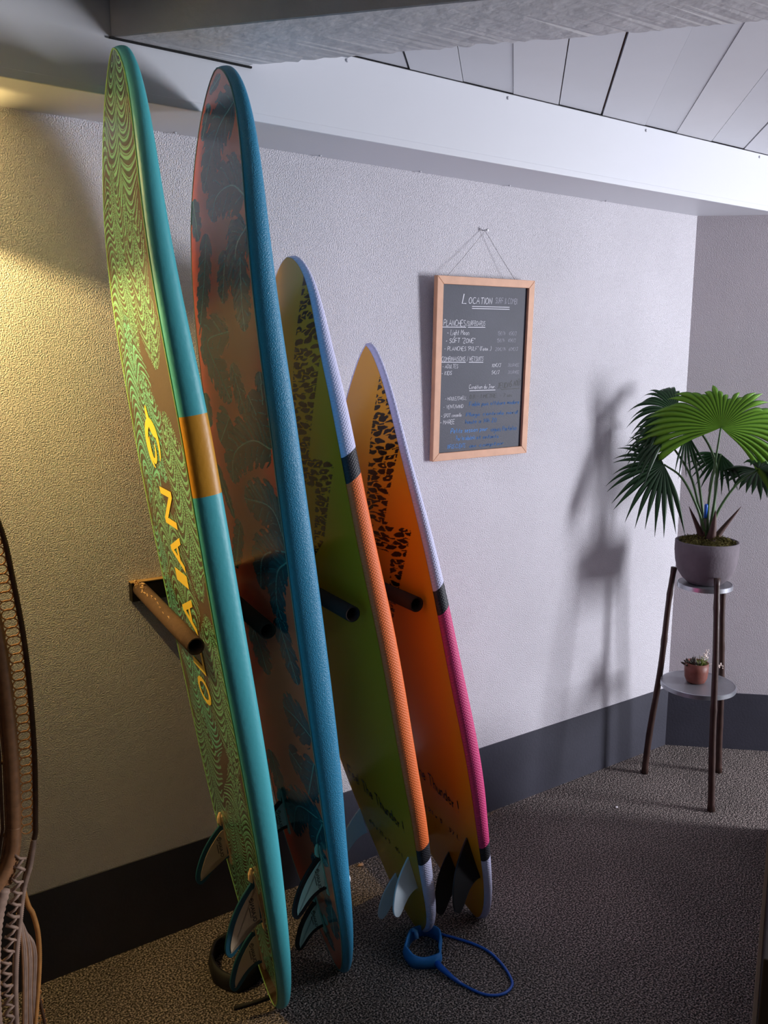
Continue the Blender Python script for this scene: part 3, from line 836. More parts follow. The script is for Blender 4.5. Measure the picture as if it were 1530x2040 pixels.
r2, L2, P2 = make_board('b2', 'surfboard', 'tall blue foam longboard with coral and teal banana leaf print base, second from the left', paint_tropic, .18, foam2, (96, 140, 140), 1900, 110)
make_fin(r2, P2, L2, .480, .375, -.115, .092, -.05, M_navy, M_mint, M_mintb, M_print)
make_fin(r2, P2, L2, .455, .342, .136, .100, .05, M_navy, M_mint, M_mintb, M_print)
make_fin(r2, P2, L2, .235, .132, -.005, .088, 0, M_navy, M_mint, M_mintb, M_print)
MB().lathe([(.014, 0), (.014, -.0018), (.001, -.0018)], 22, c=(0.19, .035, float(bsec(np.array([.19 / L2]), P2)[2][0]) - .0006)).build('drain_disc', M_mintb, r2)
plug(r2, P2, L2, .385, .17)

r3, L3, P3 = make_board('b3', 'surfboard', 'foam shortboard with white, black and orange rail and lime base, third from the left', paint_bolt((190, 140, 30), bolt3, 5), .2, foam3, None, 1500, 100)
make_fin(r3, P3, L3, .345, .255, -.150, .092, -.12, M_clear, None, None, None, 'milky translucent fin')
make_fin(r3, P3, L3, .290, .181, .088, .094, .12, M_clear, None, None, None, 'milky translucent fin')
make_fin(r3, P3, L3, .180, .095, -.034, .090, 0, M_clear, None, None, None, 'milky translucent fin')
r4, L4, P4 = make_board('b4', 'surfboard', 'pointed foam shortboard with white, black and pink rail and amber base, rightmost of the four', paint_bolt((226, 158, 34), bolt4, 9), .2, foam4, None, 1500, 100)
make_fin(r4, P4, L4, .322, .215, -.13, .092, -.12, M_bfin, None, None, None, 'black fin')
make_fin(r4, P4, L4, .335, .195, .134, .112, .12, M_bfin, None, None, None, 'black fin')
make_fin(r4, P4, L4, .235, .105, -.002, .105, 0, M_bfin, None, None, None, 'black fin')

def board_text(root, p, L, s, s0, v0, s1, v1, h, w):
    d = np.array([s1 - s0, v1 - v0]); ln = np.linalg.norm(d); d /= ln
    up = np.array([1.0, 0.0])
    mb = MB()
    wid = hand(MB(), s, 0, 0, 1.0, lambda x, y: (x, y, 0))
    k = ln / wid
    def fr(x, y): return bottom_pt(p, L, s0 + d[0] * x * k + up[0] * y * h, v0 + d[1] * x * k + up[1] * y * h, .0020)
    # ribbons are drawn in a unit frame then squeezed, so strokes stay legible when seen at a slant
    hand(mb, s, 0, 0, 1.0, fr, w, .25)
    o = mb.build('base_signature', M_ink, root); o['label'] = 'black handwriting on the base'; o['kind'] = 'stuff'
board_text(r3, P3, L3, 'Feel The Thunder !', .455, -.150, .372, .118, .040, .105)
board_text(r3, P3, L3, "6'0 x 21 x 3   45 L", .318, -.105, .270, .062, .016, .13)
board_text(r4, P4, L4, 'Feel The Thunder !', .500, -.130, .405, .135, .040, .105)
board_text(r4, P4, L4, "5'6 x 21 x 3   37 L", .375, -.100, .305, .092, .016, .13)

# ------------------------------------------------------------------ chalkboard
CBo = empty('chalkboard', (1.683, -.020, 1.289))
tag(CBo, 'wood framed chalkboard with price list hung on the white wall by a string', 'chalkboard')
up = np.array([1.6752 - 1.6826, -.0419 + .0200, 1.8569 - 1.289]); Hc = np.linalg.norm(up); up /= Hc
ex = np.array([2.0909 - 1.6826, 0, -.002]); Wc = np.linalg.norm(ex); ex /= Wc
nz = np.cross(ex, up); nz /= np.linalg.norm(nz); ex = np.cross(up, nz)
CBo.matrix_world = Matrix(((ex[0], up[0], nz[0], 1.683), (ex[1], up[1], nz[1], -.020), (ex[2], up[2], nz[2], 1.289), (0, 0, 0, 1)))
Wc = .405
M_frame = mat('pale_pine_frame', (206, 158, 128), .55, .35, vary=(25, .07), bump=(60, .0004))
M_slate = mat('slate_panel', (72, 74, 84), .5, .18, bump=(260, .0004), vary=(7, .10))
fw = .0245; dpt = .018
def mitre(q, zz=0): return MB().prism(q, lambda a: a, -dpt, 0.0)
for q in ([(0, 0), (Wc, 0), (Wc - fw, fw), (fw, fw)], [(0, Hc), (fw, Hc - fw), (Wc - fw, Hc - fw), (Wc, Hc)], [(0, 0.0004), (fw - .0003, fw + .0004), (fw - .0003, Hc - fw - .0004), (0, Hc - .0004)], [(Wc, .0004), (Wc, Hc - .0004), (Wc - fw + .0003, Hc - fw - .0004), (Wc - fw + .0003, fw + .0004)]):
    bevel(MB().prism(q, lambda a: a, -dpt, 0.0).build('frame_side', M_frame, CBo), .0012, 2)
pnl = MB().box(fw - .003, Wc - fw + .003, fw - .003, Hc - fw + .003, -.013, -.009).build('slate', M_slate, CBo)
IW = Wc - 2 * fw; IH = Hc - 2 * fw
def cf(x, y): return (fw + x, Hc - fw - y, -.0087)      # x right, y down from top-left of slate
# bilinear map from close-up coordinates of the writing to the slate
def loc(zx, zy):
    fy = (zy - 537) / (1865 + (1900 - 1865) * .5 - 537 - 20)
    xl = 187 - 22 * fy; xr = 858 - 55 * fy
    fx = (zx - xl) / (xr - xl)
    top = 537 + (583 - 537) * fx; bot = 1900 - (1900 - 1865) * fx
    return .007 + fx * (IW - .009), (zy - top) / (bot - top) * IH
M_chalk = mat('white_chalk', (232, 232, 240), .9); M_faint = mat('faint_chalk', (178, 178, 190), .9)
M_blue = mat('blue_chalk', (84, 142, 210), .9); M_dim = mat('dim_blue_chalk', (56, 98, 150), .9); M_dark = mat('black_pen', (6, 10, 16), .6)
W_, F_, B_, D_, K_ = MB(), MB(), MB(), MB(), MB()
sx = IW / 650.0; sy = IH / 1340.0
def wr(mb, s, zx, zy, zw, zh, slant=.12, w=.085):
    """s written from zx, baseline zy, fitted to width zw and height zh (close-up units)"""
    x0, y0 = loc(zx, zy); wid = hand(MB(), s, 0, 0, 1.0, lambda x, y: (x, y, 0), slant=slant)
    x1, y1 = loc(zx + zw, zy + zw * .03)
    kx = (x1 - x0) / wid; ky = zh * sy
    hand(mb, s, 0, 0, 1.0, lambda x, y: cf(x0 + x * kx, y0 + x / wid * 0 - y * ky), w, slant)
def ul(mb, zx0, zy0, zx1, zy1, t=.0009):
    a = loc(zx0, zy0); b = loc(zx1, zy1)
    mb.add([cf(a[0], a[1] - t), cf(b[0], b[1] - t), cf(b[0], b[1] + t), cf(a[0], a[1] + t)], [(0, 3, 2, 1)])
wr(W_, 'L', 328, 690, 45, 76); wr(W_, 'OCATION', 378, 692, 190, 50)
wr(F_, 'SURF & COMBI.', 592, 696, 190, 44)
ul(W_, 405, 716, 710, 730); ul(W_, 405, 732, 710, 746)
wr(W_, 'PLANCHES', 188, 864, 170, 46); wr(W_, '/SURFBOARDS', 362, 866, 150, 36)
ul(W_, 180, 874, 360, 880); ul(W_, 374, 880, 512, 884)
wr(W_, '- Light Moon', 215, 938, 172, 42); wr(F_, '15€/1h   45€/J', 612, 948, 160, 30)
wr(W_, '- SOFT "ZONE"', 205, 1000, 228, 36); wr(F_, '15€/1h   45€/J', 606, 1004, 160, 28)
wr(W_, '- PLANCHES "PULF" (l\'eau...)', 195, 1062, 370, 32); wr(F_, '20€/1h  60€/J', 595, 1074, 190, 28)
wr(W_, 'COMBINAISONS', 174, 1148, 184, 36); wr(W_, '/ WETSUITS', 368, 1150, 132, 34)
ul(W_, 172, 1154, 360, 1160); ul(W_, 384, 1160, 498, 1164)
wr(W_, '- ADULTES', 182, 1204, 120, 30); wr(W_, '10€/J', 566, 1204, 80, 28); wr(F_, 'JOURNEE', 700, 1204, 95, 24)
wr(W_, '- KIDS', 176, 1258, 80, 30); wr(W_, '5€/J', 566, 1262, 66, 28); wr(F_, 'JOURNEE', 700, 1262, 95, 24)
wr(W_, 'Condition du Jour:', 386, 1378, 215, 34); ul(W_, 390, 1392, 598, 1392)
wr(K_, 'JEUDI', 615, 1378, 92, 42, w=.16); wr(K_, '6', 712, 1372, 28, 54, w=.16); wr(K_, 'AOU^T', 748, 1362, 68, 44, w=.18); ul(K_, 645, 1390, 800, 1384, .0013)
wr(W_, '- HOULE/SWELL :', 205, 1466, 180, 28); wr(K_, '0,8 - 1 METRE  - 7 sec', 392, 1456, 350, 30, w=.14)
wr(W_, '- VENT/WIND  :', 192, 1534, 178, 28); wr(D_, 'Faible puis offshore modere', 390, 1518, 410, 32, w=.16)
wr(W_, '- SPOT conseille :', 176, 1606, 170, 30); wr(D_, 'Plage centrale nord', 366, 1604, 420, 30, w=.16)
wr(W_, '- MAREE', 170, 1662, 110, 34); wr(W_, ':', 345, 1655, 6, 24); wr(D_, 'haute a 14h 20', 362, 1664, 250, 34, w=.16)
wr(B_, 'Petite session pour', 250, 1738, 290, 38, w=.12); wr(D_, 'vagues Parfaites', 560, 1736, 220, 38, w=.16)
wr(B_, 'Pour les debutants', 290, 1800, 150, 36, w=.12); wr(D_, 'et enfants', 450, 1796, 180, 32, w=.16)
wr(B_, 'INFOS CLIENTS :', 226, 1868, 148, 34, w=.12); wr(D_, 'au comptoir', 395, 1862, 280, 30, w=.16)
for mb, m, nm in ((W_, M_chalk, 'white chalk writing'), (F_, M_faint, 'faint rubbed chalk writing'), (B_, M_blue, 'blue chalk writing'), (D_, M_dim, 'dim blue chalk writing'), (K_, M_dark, 'dark pen writing')):
    o = mb.build('chalk_writing', m, CBo); o['label'] = nm; o['kind'] = 'stuff'
M_string = mat('grey_string', (150, 146, 148), .8)
A0 = Vector((1.722, -.030, 1.8580)); A1 = Vector((2.006, -.030, 1.8575)); NA = Vector((1.886, -.012, 2.0065))
tag(MB().tube([A0, (A0 + NA) / 2 + Vector((0, 0, -.002)), NA, (A1 + NA) / 2 + Vector((0, 0, -.002)), A1], .0008, 6).build('hanging_string', M_string), 'thin grey string holding the chalkboard from the wall nail', 'string')
nl = MB().lathe([(.0018, -.012), (.0018, .014), (.0045, .014), (.0045, .016), (.002, .0168)], 14)
nl.v = [(1.888 + v[0] + v[2] * .15, -.004 - v[2], 2.009 + v[1]) for v in nl.v]
tag(nl.build('nail', mat('bright_steel', (170, 170, 175), .25, .5, 1.0)), 'bright metal nail in the wall above the chalkboard', 'nail')

# ------------------------------------------------------------------ plant stand
SC = Vector((2.755, -.287, 0))
st = empty('plant_stand', SC)
tag(st, 'two-tier plant stand with dark bamboo legs and grey zinc discs in the corner', 'plant stand')
M_leg = mat('dark_bamboo', (58, 38, 32), .42, .45, bump=(40, .001), vary=(18, .25))
M_zinc = mat('zinc_disc', (158, 158, 164), .42, .5, .75, vary=(14, .08), bump=(160, .0004))
M_zincr = mat('zinc_rim', (188, 192, 200), .3, .5, .85, vary=(14, .05))
feet = [(2.684, -.124), (2.644, -.451), (2.935, -.285)]
for i, (fx, fy) in enumerate(feet):
    d = Vector((fx - SC.x, fy - SC.y, 0)); R0 = d.length; d.normalize()
    pts = []; rs = []
    for k in range(33):
        t = k / 32; z = .842 * t
        R = R0 + (.112 - R0) * t + .003 * math.sin(t * 9 + i * 2)
        pts.append(d * R + Vector((0, 0, z + .0015)))
        nd = min(abs(t - q) for q in (.0, .2 + .03 * i, .42 + .02 * i, .66 - .02 * i, .88, 1))
        rs.append(.0125 - .0008 * t * 3 + .0018 * math.exp(-(nd / .012) ** 2))
    MB().tube(pts, rs, 12).build('leg', M_leg, st, True)
def disc(z, r, parent):
    o = MB().lathe([(r - .004, z - .018), (r, z - .017), (r, z - .001), (r - .003, z)], 56, cap0=True, cap1=False).build('disc_rim', M_zincr, parent, True)
    o.modifiers.new('es', 'EDGE_SPLIT').split_angle = .8
    MB().lathe([(r - .003, z), (r - .005, z - .0015), (.0001, z - .0015)], 56, cap0=False, cap1=False).build('disc_top', M_zinc, parent)
disc(.800, .098, st); disc(.412, .135, st)
MB().tube([(0, 0, .395), (0, 0, .300)], .0, 4)

# ------------------------------------------------------------------ palm in its pot
M_pot = mat('grey_clay_pot', (112, 104, 110), .8, .2, bump=(90, .0012), vary=(14, .13))
pot = empty('potted_palm', (2.752, -.287, .7995))
tag(pot, 'fan palm in a dark grey clay pot on top of the bamboo plant stand', 'plant')
MB().lathe([(.048, 0), (.062, .003), (.082, .022), (.100, .050), (.108, .085), (.112, .120), (.112, .158), (.1085, .160), (.104, .158), (.103, .135), (.06, .128), (.001, .126)], 56, cap1=False).build('pot', M_pot, pot, True)
M_moss = mat('dry_moss', (92, 84, 46), .9, .1, vary=(60, .5))
mb = MB()
rr = random.Random(5)
for i in range(1500):
    a = rr.uniform(0, 6.283); R = .100 * math.sqrt(rr.random()); z = .150 + .026 * math.cos(R / .10 * 1.35) + .012 * math.sin(a * 3) * R / .1
    c = Vector((R * math.cos(a), R * math.sin(a), z))
    v1 = Vector((rr.gauss(0, 1), rr.gauss(0, 1), rr.gauss(0, .8))).normalized() * rr.uniform(.006, .014)
    v2 = Vector((rr.gauss(0, 1), rr.gauss(0, 1), rr.gauss(0, 1))).normalized() * .0016
    mid = c + v1 * .5 + Vector((0, 0, .003))
    mb.add([c - v2, c + v2, mid + v2, mid - v2, c + v1 + v2 * .6, c + v1 - v2 * .6], [(0, 1, 2, 3), (3, 2, 4, 5)])
mb.lathe([(.103, .128), (.09, .148), (.05, .162), (.001, .168)], 32, cap0=False, cap1=False)
o = mb.build('moss', M_moss, pot); o['kind'] = 'stuff'

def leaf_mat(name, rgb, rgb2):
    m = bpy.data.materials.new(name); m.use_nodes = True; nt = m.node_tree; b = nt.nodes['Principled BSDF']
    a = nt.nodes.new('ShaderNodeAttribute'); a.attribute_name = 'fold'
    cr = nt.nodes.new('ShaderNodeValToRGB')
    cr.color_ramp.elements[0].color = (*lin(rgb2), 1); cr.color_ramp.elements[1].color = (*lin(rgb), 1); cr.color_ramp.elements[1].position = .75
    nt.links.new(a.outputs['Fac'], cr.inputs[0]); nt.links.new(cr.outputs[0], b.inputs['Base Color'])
    b.inputs['Roughness'].default_value = .38; b.inputs['Specular IOR Level'].default_value = .5
    tr = nt.nodes.new('ShaderNodeBsdfTranslucent'); nt.links.new(cr.outputs[0], tr.inputs[0])
    mx = nt.nodes.new('ShaderNodeMixShader'); mx.inputs[0].default_value = .28
    out = nt.nodes['Material Output']
    nt.links.new(b.outputs[0], mx.inputs[1]); nt.links.new(tr.outputs[0], mx.inputs[2]); nt.links.new(mx.outputs[0], out.inputs[0])
    return m
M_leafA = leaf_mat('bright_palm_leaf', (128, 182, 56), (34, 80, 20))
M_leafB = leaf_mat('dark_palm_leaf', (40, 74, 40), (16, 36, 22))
M_stem = mat('green_petiole', (66, 96, 52), .45, .4, vary=(20, .2))
M_sheath = mat('brown_sheath', (78, 54, 48), .6, .3, vary=(20, .25))
# picture-facing axes of the plant: e1 to the right, e2 up, e3 towards the viewer
E1 = Vector((.821, -.571, .0)); E2 = Vector((0, 0, 1)); E3 = Vector((-.572, -.821, 0))
def pw(a, b, c=0.0):
    """plant coordinates (right of axis, height above floor, towards viewer) -> pot local"""
    return E1 * a + E2 * (b - .7995) + E3 * c
def frond(hub, ax, nrm, n, a0, a1, Rf, Wseg, m, droop, join=.5, bend=.0, petiole=None, label=None, wide=.35):
    """fan leaf: hub point, ax = middle direction, nrm = face normal; a0..a1 fan angles (deg)"""
    ax = Vector(ax).normalized(); nrm = Vector(nrm); nrm = (nrm - ax * nrm.dot(ax)).normalized(); sd = ax.cross(nrm)
    V = []; F = []; fold = []
    K = 14
    dA = math.radians(a1 - a0) / n
    rr = random.Random(n * 7 + len(label or "x"))
    for i in range(n):
        th = math.radians(a0) + dA * (i + .5)
        R = Rf(math.degrees(th)) if callable(Rf) else Rf
        R *= rr.uniform(.94, 1.04)
        dr = droop * rr.uniform(.75, 1.25); tw = rr.uniform(-.12, .12)
        base = len(V)
        for k in range(K + 1):
            t = k / K; r = R * t
            half_j = r * math.tan(abs(dA) / 2) * 1.02
            wfree = R * join * math.tan(abs(dA) / 2) * 1.02
            if t < join: hw = half_j
            else:
                x = (t - join) / (1 - join); hw = wfree * (1 + wide * math.sin(math.pi * min(1, x * 1.3))) * (1 - x ** 2.2) + .0004
            for e in (-1, 0, 1):
                tt = th + (math.atan2(hw, max(r, 1e-4)) if e else 0) * e
                if e: 
                    pos = ax * (r * math.cos(th)) + sd * (r * math.sin(th)) + (sd * math.cos(th) - ax * math.sin(th)) * (hw * e)
                else: pos = ax * (r * math.cos(th)) + sd * (r * math.sin(th))
                ridge = (.60 * min(hw, .012)) * (1 if e == 0 else -1)
                pos = pos + nrm * (ridge - bend * r * r / R)
                g = dr * R * max(t - .25, 0) ** 2.1
                pos = pos + Vector((0, 0, -g)) - (ax * math.cos(th) + sd * math.sin(th)) * g * .25 + (sd * math.cos(th) - ax * math.sin(th)) * tw * R * max(t - .5, 0) ** 2
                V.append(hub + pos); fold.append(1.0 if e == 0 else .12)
        for k in range(K):
            q = base + k * 3
            F += [(q, q + 3, q + 4, q + 1), (q + 1, q + 4, q + 5, q + 2)]
    me = MB().add(V, F).mesh('frond')
    at = me.attributes.new('fold', 'FLOAT', 'POINT'); at.data.foreach_set('value', fold)
    o = link('frond', me, m, pot, True)
    if label: o['label'] = label
    if petiole:
        pts = smooth_path(petiole + [tuple(hub)], 6)
        N_ = len(pts)
        MB().tube(pts, [.0058 - .0028 * i / N_ for i in range(N_)], 8).build('petiole', M_stem, o, True)
    return o
B0 = pw(.005, .955)
def P(a, b, c=0): return tuple(pw(a, b, c))
# the bright fan facing the viewer
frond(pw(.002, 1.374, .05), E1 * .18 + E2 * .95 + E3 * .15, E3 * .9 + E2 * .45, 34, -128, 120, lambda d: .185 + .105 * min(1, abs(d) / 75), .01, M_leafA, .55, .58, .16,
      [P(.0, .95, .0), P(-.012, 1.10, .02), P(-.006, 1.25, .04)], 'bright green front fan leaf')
# dark fans to the left, behind
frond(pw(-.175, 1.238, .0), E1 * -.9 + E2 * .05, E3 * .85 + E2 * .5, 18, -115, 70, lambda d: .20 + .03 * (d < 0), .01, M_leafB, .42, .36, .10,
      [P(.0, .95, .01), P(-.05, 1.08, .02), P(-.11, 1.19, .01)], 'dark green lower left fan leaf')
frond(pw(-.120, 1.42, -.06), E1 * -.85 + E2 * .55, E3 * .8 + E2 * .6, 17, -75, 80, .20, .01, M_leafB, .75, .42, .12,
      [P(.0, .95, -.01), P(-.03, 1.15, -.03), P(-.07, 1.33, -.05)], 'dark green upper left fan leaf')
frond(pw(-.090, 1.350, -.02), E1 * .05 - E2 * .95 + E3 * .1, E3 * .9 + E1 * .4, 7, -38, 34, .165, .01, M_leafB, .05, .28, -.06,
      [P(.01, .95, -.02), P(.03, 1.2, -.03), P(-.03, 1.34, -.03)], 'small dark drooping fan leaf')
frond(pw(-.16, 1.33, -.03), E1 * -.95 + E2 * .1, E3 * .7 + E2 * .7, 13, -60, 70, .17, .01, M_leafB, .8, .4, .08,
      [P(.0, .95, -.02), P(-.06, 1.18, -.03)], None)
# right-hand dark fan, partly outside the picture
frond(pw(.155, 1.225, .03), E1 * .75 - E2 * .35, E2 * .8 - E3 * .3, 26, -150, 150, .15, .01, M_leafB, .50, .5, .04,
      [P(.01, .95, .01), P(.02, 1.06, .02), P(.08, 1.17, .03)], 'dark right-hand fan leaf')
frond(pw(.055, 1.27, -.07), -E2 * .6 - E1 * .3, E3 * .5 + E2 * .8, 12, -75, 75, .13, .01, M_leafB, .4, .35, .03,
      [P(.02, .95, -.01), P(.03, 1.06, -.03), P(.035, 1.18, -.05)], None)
# sheaths at the base
for a, b_, c, w in ((-.075, 1.085, .0, .016), (.115, 1.085, .0, .016), (.012, 1.075, .03, .022), (-.02, 1.03, -.02, .02)):
    pts = smooth_path([(0.0 + a * .15, .945, c * .5), (a * .45, 1.0, c), (a, b_, c)], 6)
    MB().tube([tuple(pw(*q)) for q in pts], [w * (1 - i / (len(pts) - 1)) ** .8 + .0008 for i in range(len(pts))], 8).build('sheath', M_sheath, pot, True)
# blue capped pen stuck in the moss
pen = empty('pen', tuple(Vector(pot.location) + pw(-.018, .965, .012)))
tag(pen, 'pen with a bright blue cap stuck in the palm pot', 'pen')
MB().tube([(0, 0, -.03), (0.000, 0, .085)], .0042, 12).build('pen_body', mat('pen_brown', (70, 48, 42), .4), pen, True)
o = MB().lathe([(.0062, .082), (.0062, .128), (.0045, .133)], 14, c=(0, 0, 0)).build('pen_cap', mat('blue_cap', (38, 96, 196), .3), pen, True)
pen.rotation_euler = (.05, -.06, 0)

# small succulent pot on the lower tier
sp_ = empty('succulent_pot', tuple(Vector((2.755, -.287, .411)) + E1 * -.006 + E3 * -.01))
tag(sp_, 'small terracotta pot of succulents with white flowers on the lower disc', 'plant')
M_terra = mat('terracotta_pot', (118, 66, 54), .5, .4, bump=(90, .0006), vary=(20, .12))
MB().lathe([(.026, 0), (.034, .004), (.041, .020), (.0435, .045), (.043, .078), (.040, .078), (.040, .06), (.001, .058)], 40, cap1=False).build('pot', M_terra, sp_, True)
M_succ = mat('dark_succulent', (58, 50, 38), .5, vary=(60, .3)); M_grass = mat('green_sprig', (122, 136, 62), .5, vary=(40, .3)); M_flow = mat('white_flower', (238, 224, 214), .6)
mb = MB(); rr = random.Random(9)
for i in range(34):
    a = rr.uniform(0, 6.28); el = rr.uniform(.25, 1.45); l = rr.uniform(.022, .040)
    c = Vector((0, 0, .062)) + E1 * -.016 + Vector((rr.uniform(-.012, .012), rr.uniform(-.012, .012), 0))
    d = Vector((math.cos(a) * math.cos(el), math.sin(a) * math.cos(el), math.sin(el)))
    mb.tube([c, c + d * l * .5, c + d * l * .85, c + d * l], [.002, .0052, .0035, .0004], 6)
mb.build('succulent_rosette', M_succ, sp_, True)
mb = MB()
for i in range(40):
    a = rr.uniform(0, 6.28); el = rr.uniform(.2, 1.4); l = rr.uniform(.025, .05)
    c = Vector((0, 0, .062)) + E1 * .020 + Vector((rr.uniform(-.01, .01), rr.uniform(-.01, .01), 0))
    d = Vector((math.cos(a) * math.cos(el), math.sin(a) * math.cos(el), math.sin(el)))
    mb.tube([c, c + d * l * .6, c + d * l + Vector((0, 0, -.003))], [.0012, .0014, .0003], 5)
mb.build('green_sprig', M_grass, sp_, True)['kind'] = 'stuff'
mb = MB()
for cx_, cz_, n_ in ((.030, .108, 12), (.040, .118, 10), (.034, .098, 7), (.022, .095, 5), (.038, .052, 8), (.085, .068, 9), (.094, .060, 9)):
    for i in range(n_):
        c = E1 * (cx_ + rr.uniform(-.007, .007)) + E2 * (cz_ + rr.uniform(-.007, .007)) + E3 * rr.uniform(-.006, .006)
        q = Vector((rr.gauss(0, 1), rr.gauss(0, 1), rr.gauss(0, 1))).normalized()
        mb.tube([c - q * .0025, c, c + q * .0025], [.0006, .0026, .0006], 5)
mb.tube([E1 * .03 + E2 * .065, E1 * .06 + E2 * .072, E1 * .088 + E2 * .064], .0009, 5)
mb.tube([E1 * .025 + E2 * .065, E1 * .033 + E2 * .11], .0008, 5)
mb.build('flower_cluster', M_flow, sp_, True)['kind'] = 'stuff'

# ------------------------------------------------------------------ leashes and bits on the floor
M_bl = mat('blue_urethane_cord', (18, 84, 180), .3, .5); M_bs = mat('blue_neoprene_cuff', (42, 122, 192), .6, .4, bump=(300, .0006)); M_bl2 = mat('pale_blue_lining', (96, 160, 214), .7)
M_kb = mat('black_neoprene', (12, 11, 12), .7)
def cuff(name, pts, h, th, m, m2, root):
    P_ = smooth_path([(x, y, 0) for x, y in pts] + [(pts[0][0], pts[0][1], 0)], 8)[:-1]
    n = len(P_); V = []; F = []
    c = np.mean([q[:2] for q in P_], 0)
    for i, q in enumerate(P_):
        a = np.array(P_[i - 1][:2]); b = np.array(P_[(i + 1) % n][:2]); d = b - a; d /= np.linalg.norm(d) + 1e-9; nrm = np.array([d[1], -d[0]])
        if nrm @ (np.array(q[:2]) - c) < 0: nrm = -nrm
        dz = .004 * math.sin(i * .35)
        V += [(q[0], q[1], .001), (q[0] + nrm[0] * th, q[1] + nrm[1] * th, .001), (q[0] + nrm[0] * (th + .004), q[1] + nrm[1] * (th + .004), h * .5), (q[0] + nrm[0] * th, q[1] + nrm[1] * th, h + dz), (q[0], q[1], h + dz), (q[0] + nrm[0] * .003, q[1] + nrm[1] * .003, h * .5)]
    for i in range(n):
        j = (i + 1) % n
        for k in range(6): F.append((i * 6 + k, j * 6 + k, j * 6 + (k + 1) % 6, i * 6 + (k + 1) % 6))
    o = MB().add(V, F).build(name, m, root, True)
    return o
lb = empty('blue_leash', (1.33, -.5, 0)); tag(lb, 'bright blue ankle leash with looped cord on the floor below the orange railed surfboard', 'leash')
def lo(p): return (p[0] - 1.33, p[1] + .5, p[2] if len(p) > 2 else .004)
cuff('cuff', [(q[0] - 1.33, q[1] + .5) for q in ((1.266, -.462), (1.262, -.502), (1.292, -.528), (1.318, -.538), (1.342, -.508), (1.378, -.462), (1.362, -.418), (1.318, -.420))], .038, .005, M_bs, M_bl2, lb)
MB().tube([lo((1.322, -.417, .036)), lo((1.326, -.427, .037)), lo((1.326, -.433, .018))], .006, 8).build('cuff_flap', M_bl2, lb, True)
MB().tube([lo((1.309, -.538, .020)), lo((1.310, -.560, .014)), lo((1.316, -.60, .008)), lo((1.322, -.630, .006))], [.009, .0085, .006, .0045], 12).build('cuff_joint', M_bl, lb, True)
MB().tube([lo(q) for q in smooth_path([(1.318, -.615, .006), (1.337, -.672, .0045), (1.358, -.703, .0045), (1.392, -.718, .0045), (1.428, -.708, .0045), (1.447, -.680, .0045), (1.462, -.630, .0045), (1.466, -.575, .0045), (1.452, -.525, .0045), (1.425, -.475, .0045), (1.405, -.440, .0045), (1.402, -.405, .006), (1.412, -.36, .02), (1.434, -.33, .08), (1.425, -.335, .16), (1.408, -.34, .215)], 7)], .0038, 8).build('cord', M_bl, lb, True)
lk = empty('black_leash', (.865, -.23, 0)); tag(lk, 'black ankle leash cuff on the floor behind the fins of the leftmost surfboard', 'leash')
cuff('cuff', [(q[0] - .865, q[1] + .23) for q in ((.812, -.215), (.806, -.265), (.838, -.318), (.905, -.300), (.928, -.235), (.905, -.172), (.850, -.165))], .052, .008, M_kb, M_kb, lk)
MB().tube([(.045, -.085, .012), (.072, -.115, .007), (.066, -.150, .0055), (.040, -.160, .005), (-.01, -.154, .005), (-.066, -.143, .005)], .0046, 8).build('cord', M_kb, lk, True)
def pebble(loc, r, m, label, seed, group=None):
    me = MB().lathe([(r * .3, -r * .5), (r * .9, -r * .25), (r, 0), (r * .75, r * .4), (r * .2, r * .55)], 12).mesh('pebble')
    rs_ = random.Random(seed)
    for v in me.vertices: v.co *= rs_.uniform(.88, 1.12)
    o = link('pebble', me, m, None, True); o.location = loc; o.scale = (1.4, 1, 1); tag(o, label, 'pebble', group)
pebble((1.407, -.027, .0045), .0075, mat('tan_pebble', (176, 138, 112), .6), 'tan pebble against the black skirting right of the blue surfboard', 1)
pebble((2.379, -.243, .0022), .0042, mat('white_pebble', (226, 222, 228), .5), 'tiny white pebble on the dark floor left of the plant stand', 2)

# ------------------------------------------------------------------ rattan peacock chair at the left edge
ch = empty('rattan_chair', (0, 0, 0)); tag(ch, 'woven brown rattan peacock chair cut off by the left edge', 'chair')
M_rat = mat('brown_rattan', (128, 88, 56), .5, .4, vary=(60, .2)); M_ratd = mat('dark_rattan', (78, 52, 34), .55, .35, vary=(60, .25)); M_ratl = mat('honey_rattan', (186, 128, 70), .45, .4, vary=(50, .15)); M_ratg = mat('weathered_rattan', (146, 120, 104), .6, .3, vary=(50, .2))
YB = -.35
def wrap_tube(path, r, m, name, parent, pitch=.0045, k=10, amp=.10):
    """tube with the fine ribbing of wound cane"""
    P_ = [Vector(q) for q in path]; Ls = [0]
    for a, b in zip(P_, P_[1:]): Ls.append(Ls[-1] + (b - a).length)
    n = int(Ls[-1] / pitch * 2); out = []; rs = []
    j = 0
    for i in range(n + 1):
        s = Ls[-1] * i / n
        while j < len(Ls) - 2 and Ls[j + 1] < s: j += 1
        t = (s - Ls[j]) / max(Ls[j + 1] - Ls[j], 1e-9); out.append(P_[j].lerp(P_[j + 1], t)); rs.append(r * (1 + (amp if i % 2 else -amp)))
    return MB().tube(out, rs, k).build(name, m, parent, True)
rim_r = [(.334, .494), (.364, .597), (.3695, .640), (.377, .812), (.3735, 1.01), (.358, 1.17), (.342, 1.275), (.300, 1.38), (.22, 1.47), (.11, 1.53), (0, 1.55)]
rim = smooth_path([(x, YB, z) for x, z in rim_r] + [(-x, YB, z) for x, z in reversed(rim_r[:-1])], 8)
wrap_tube(rim, .0055, M_ratd, 'outer_rim', ch)
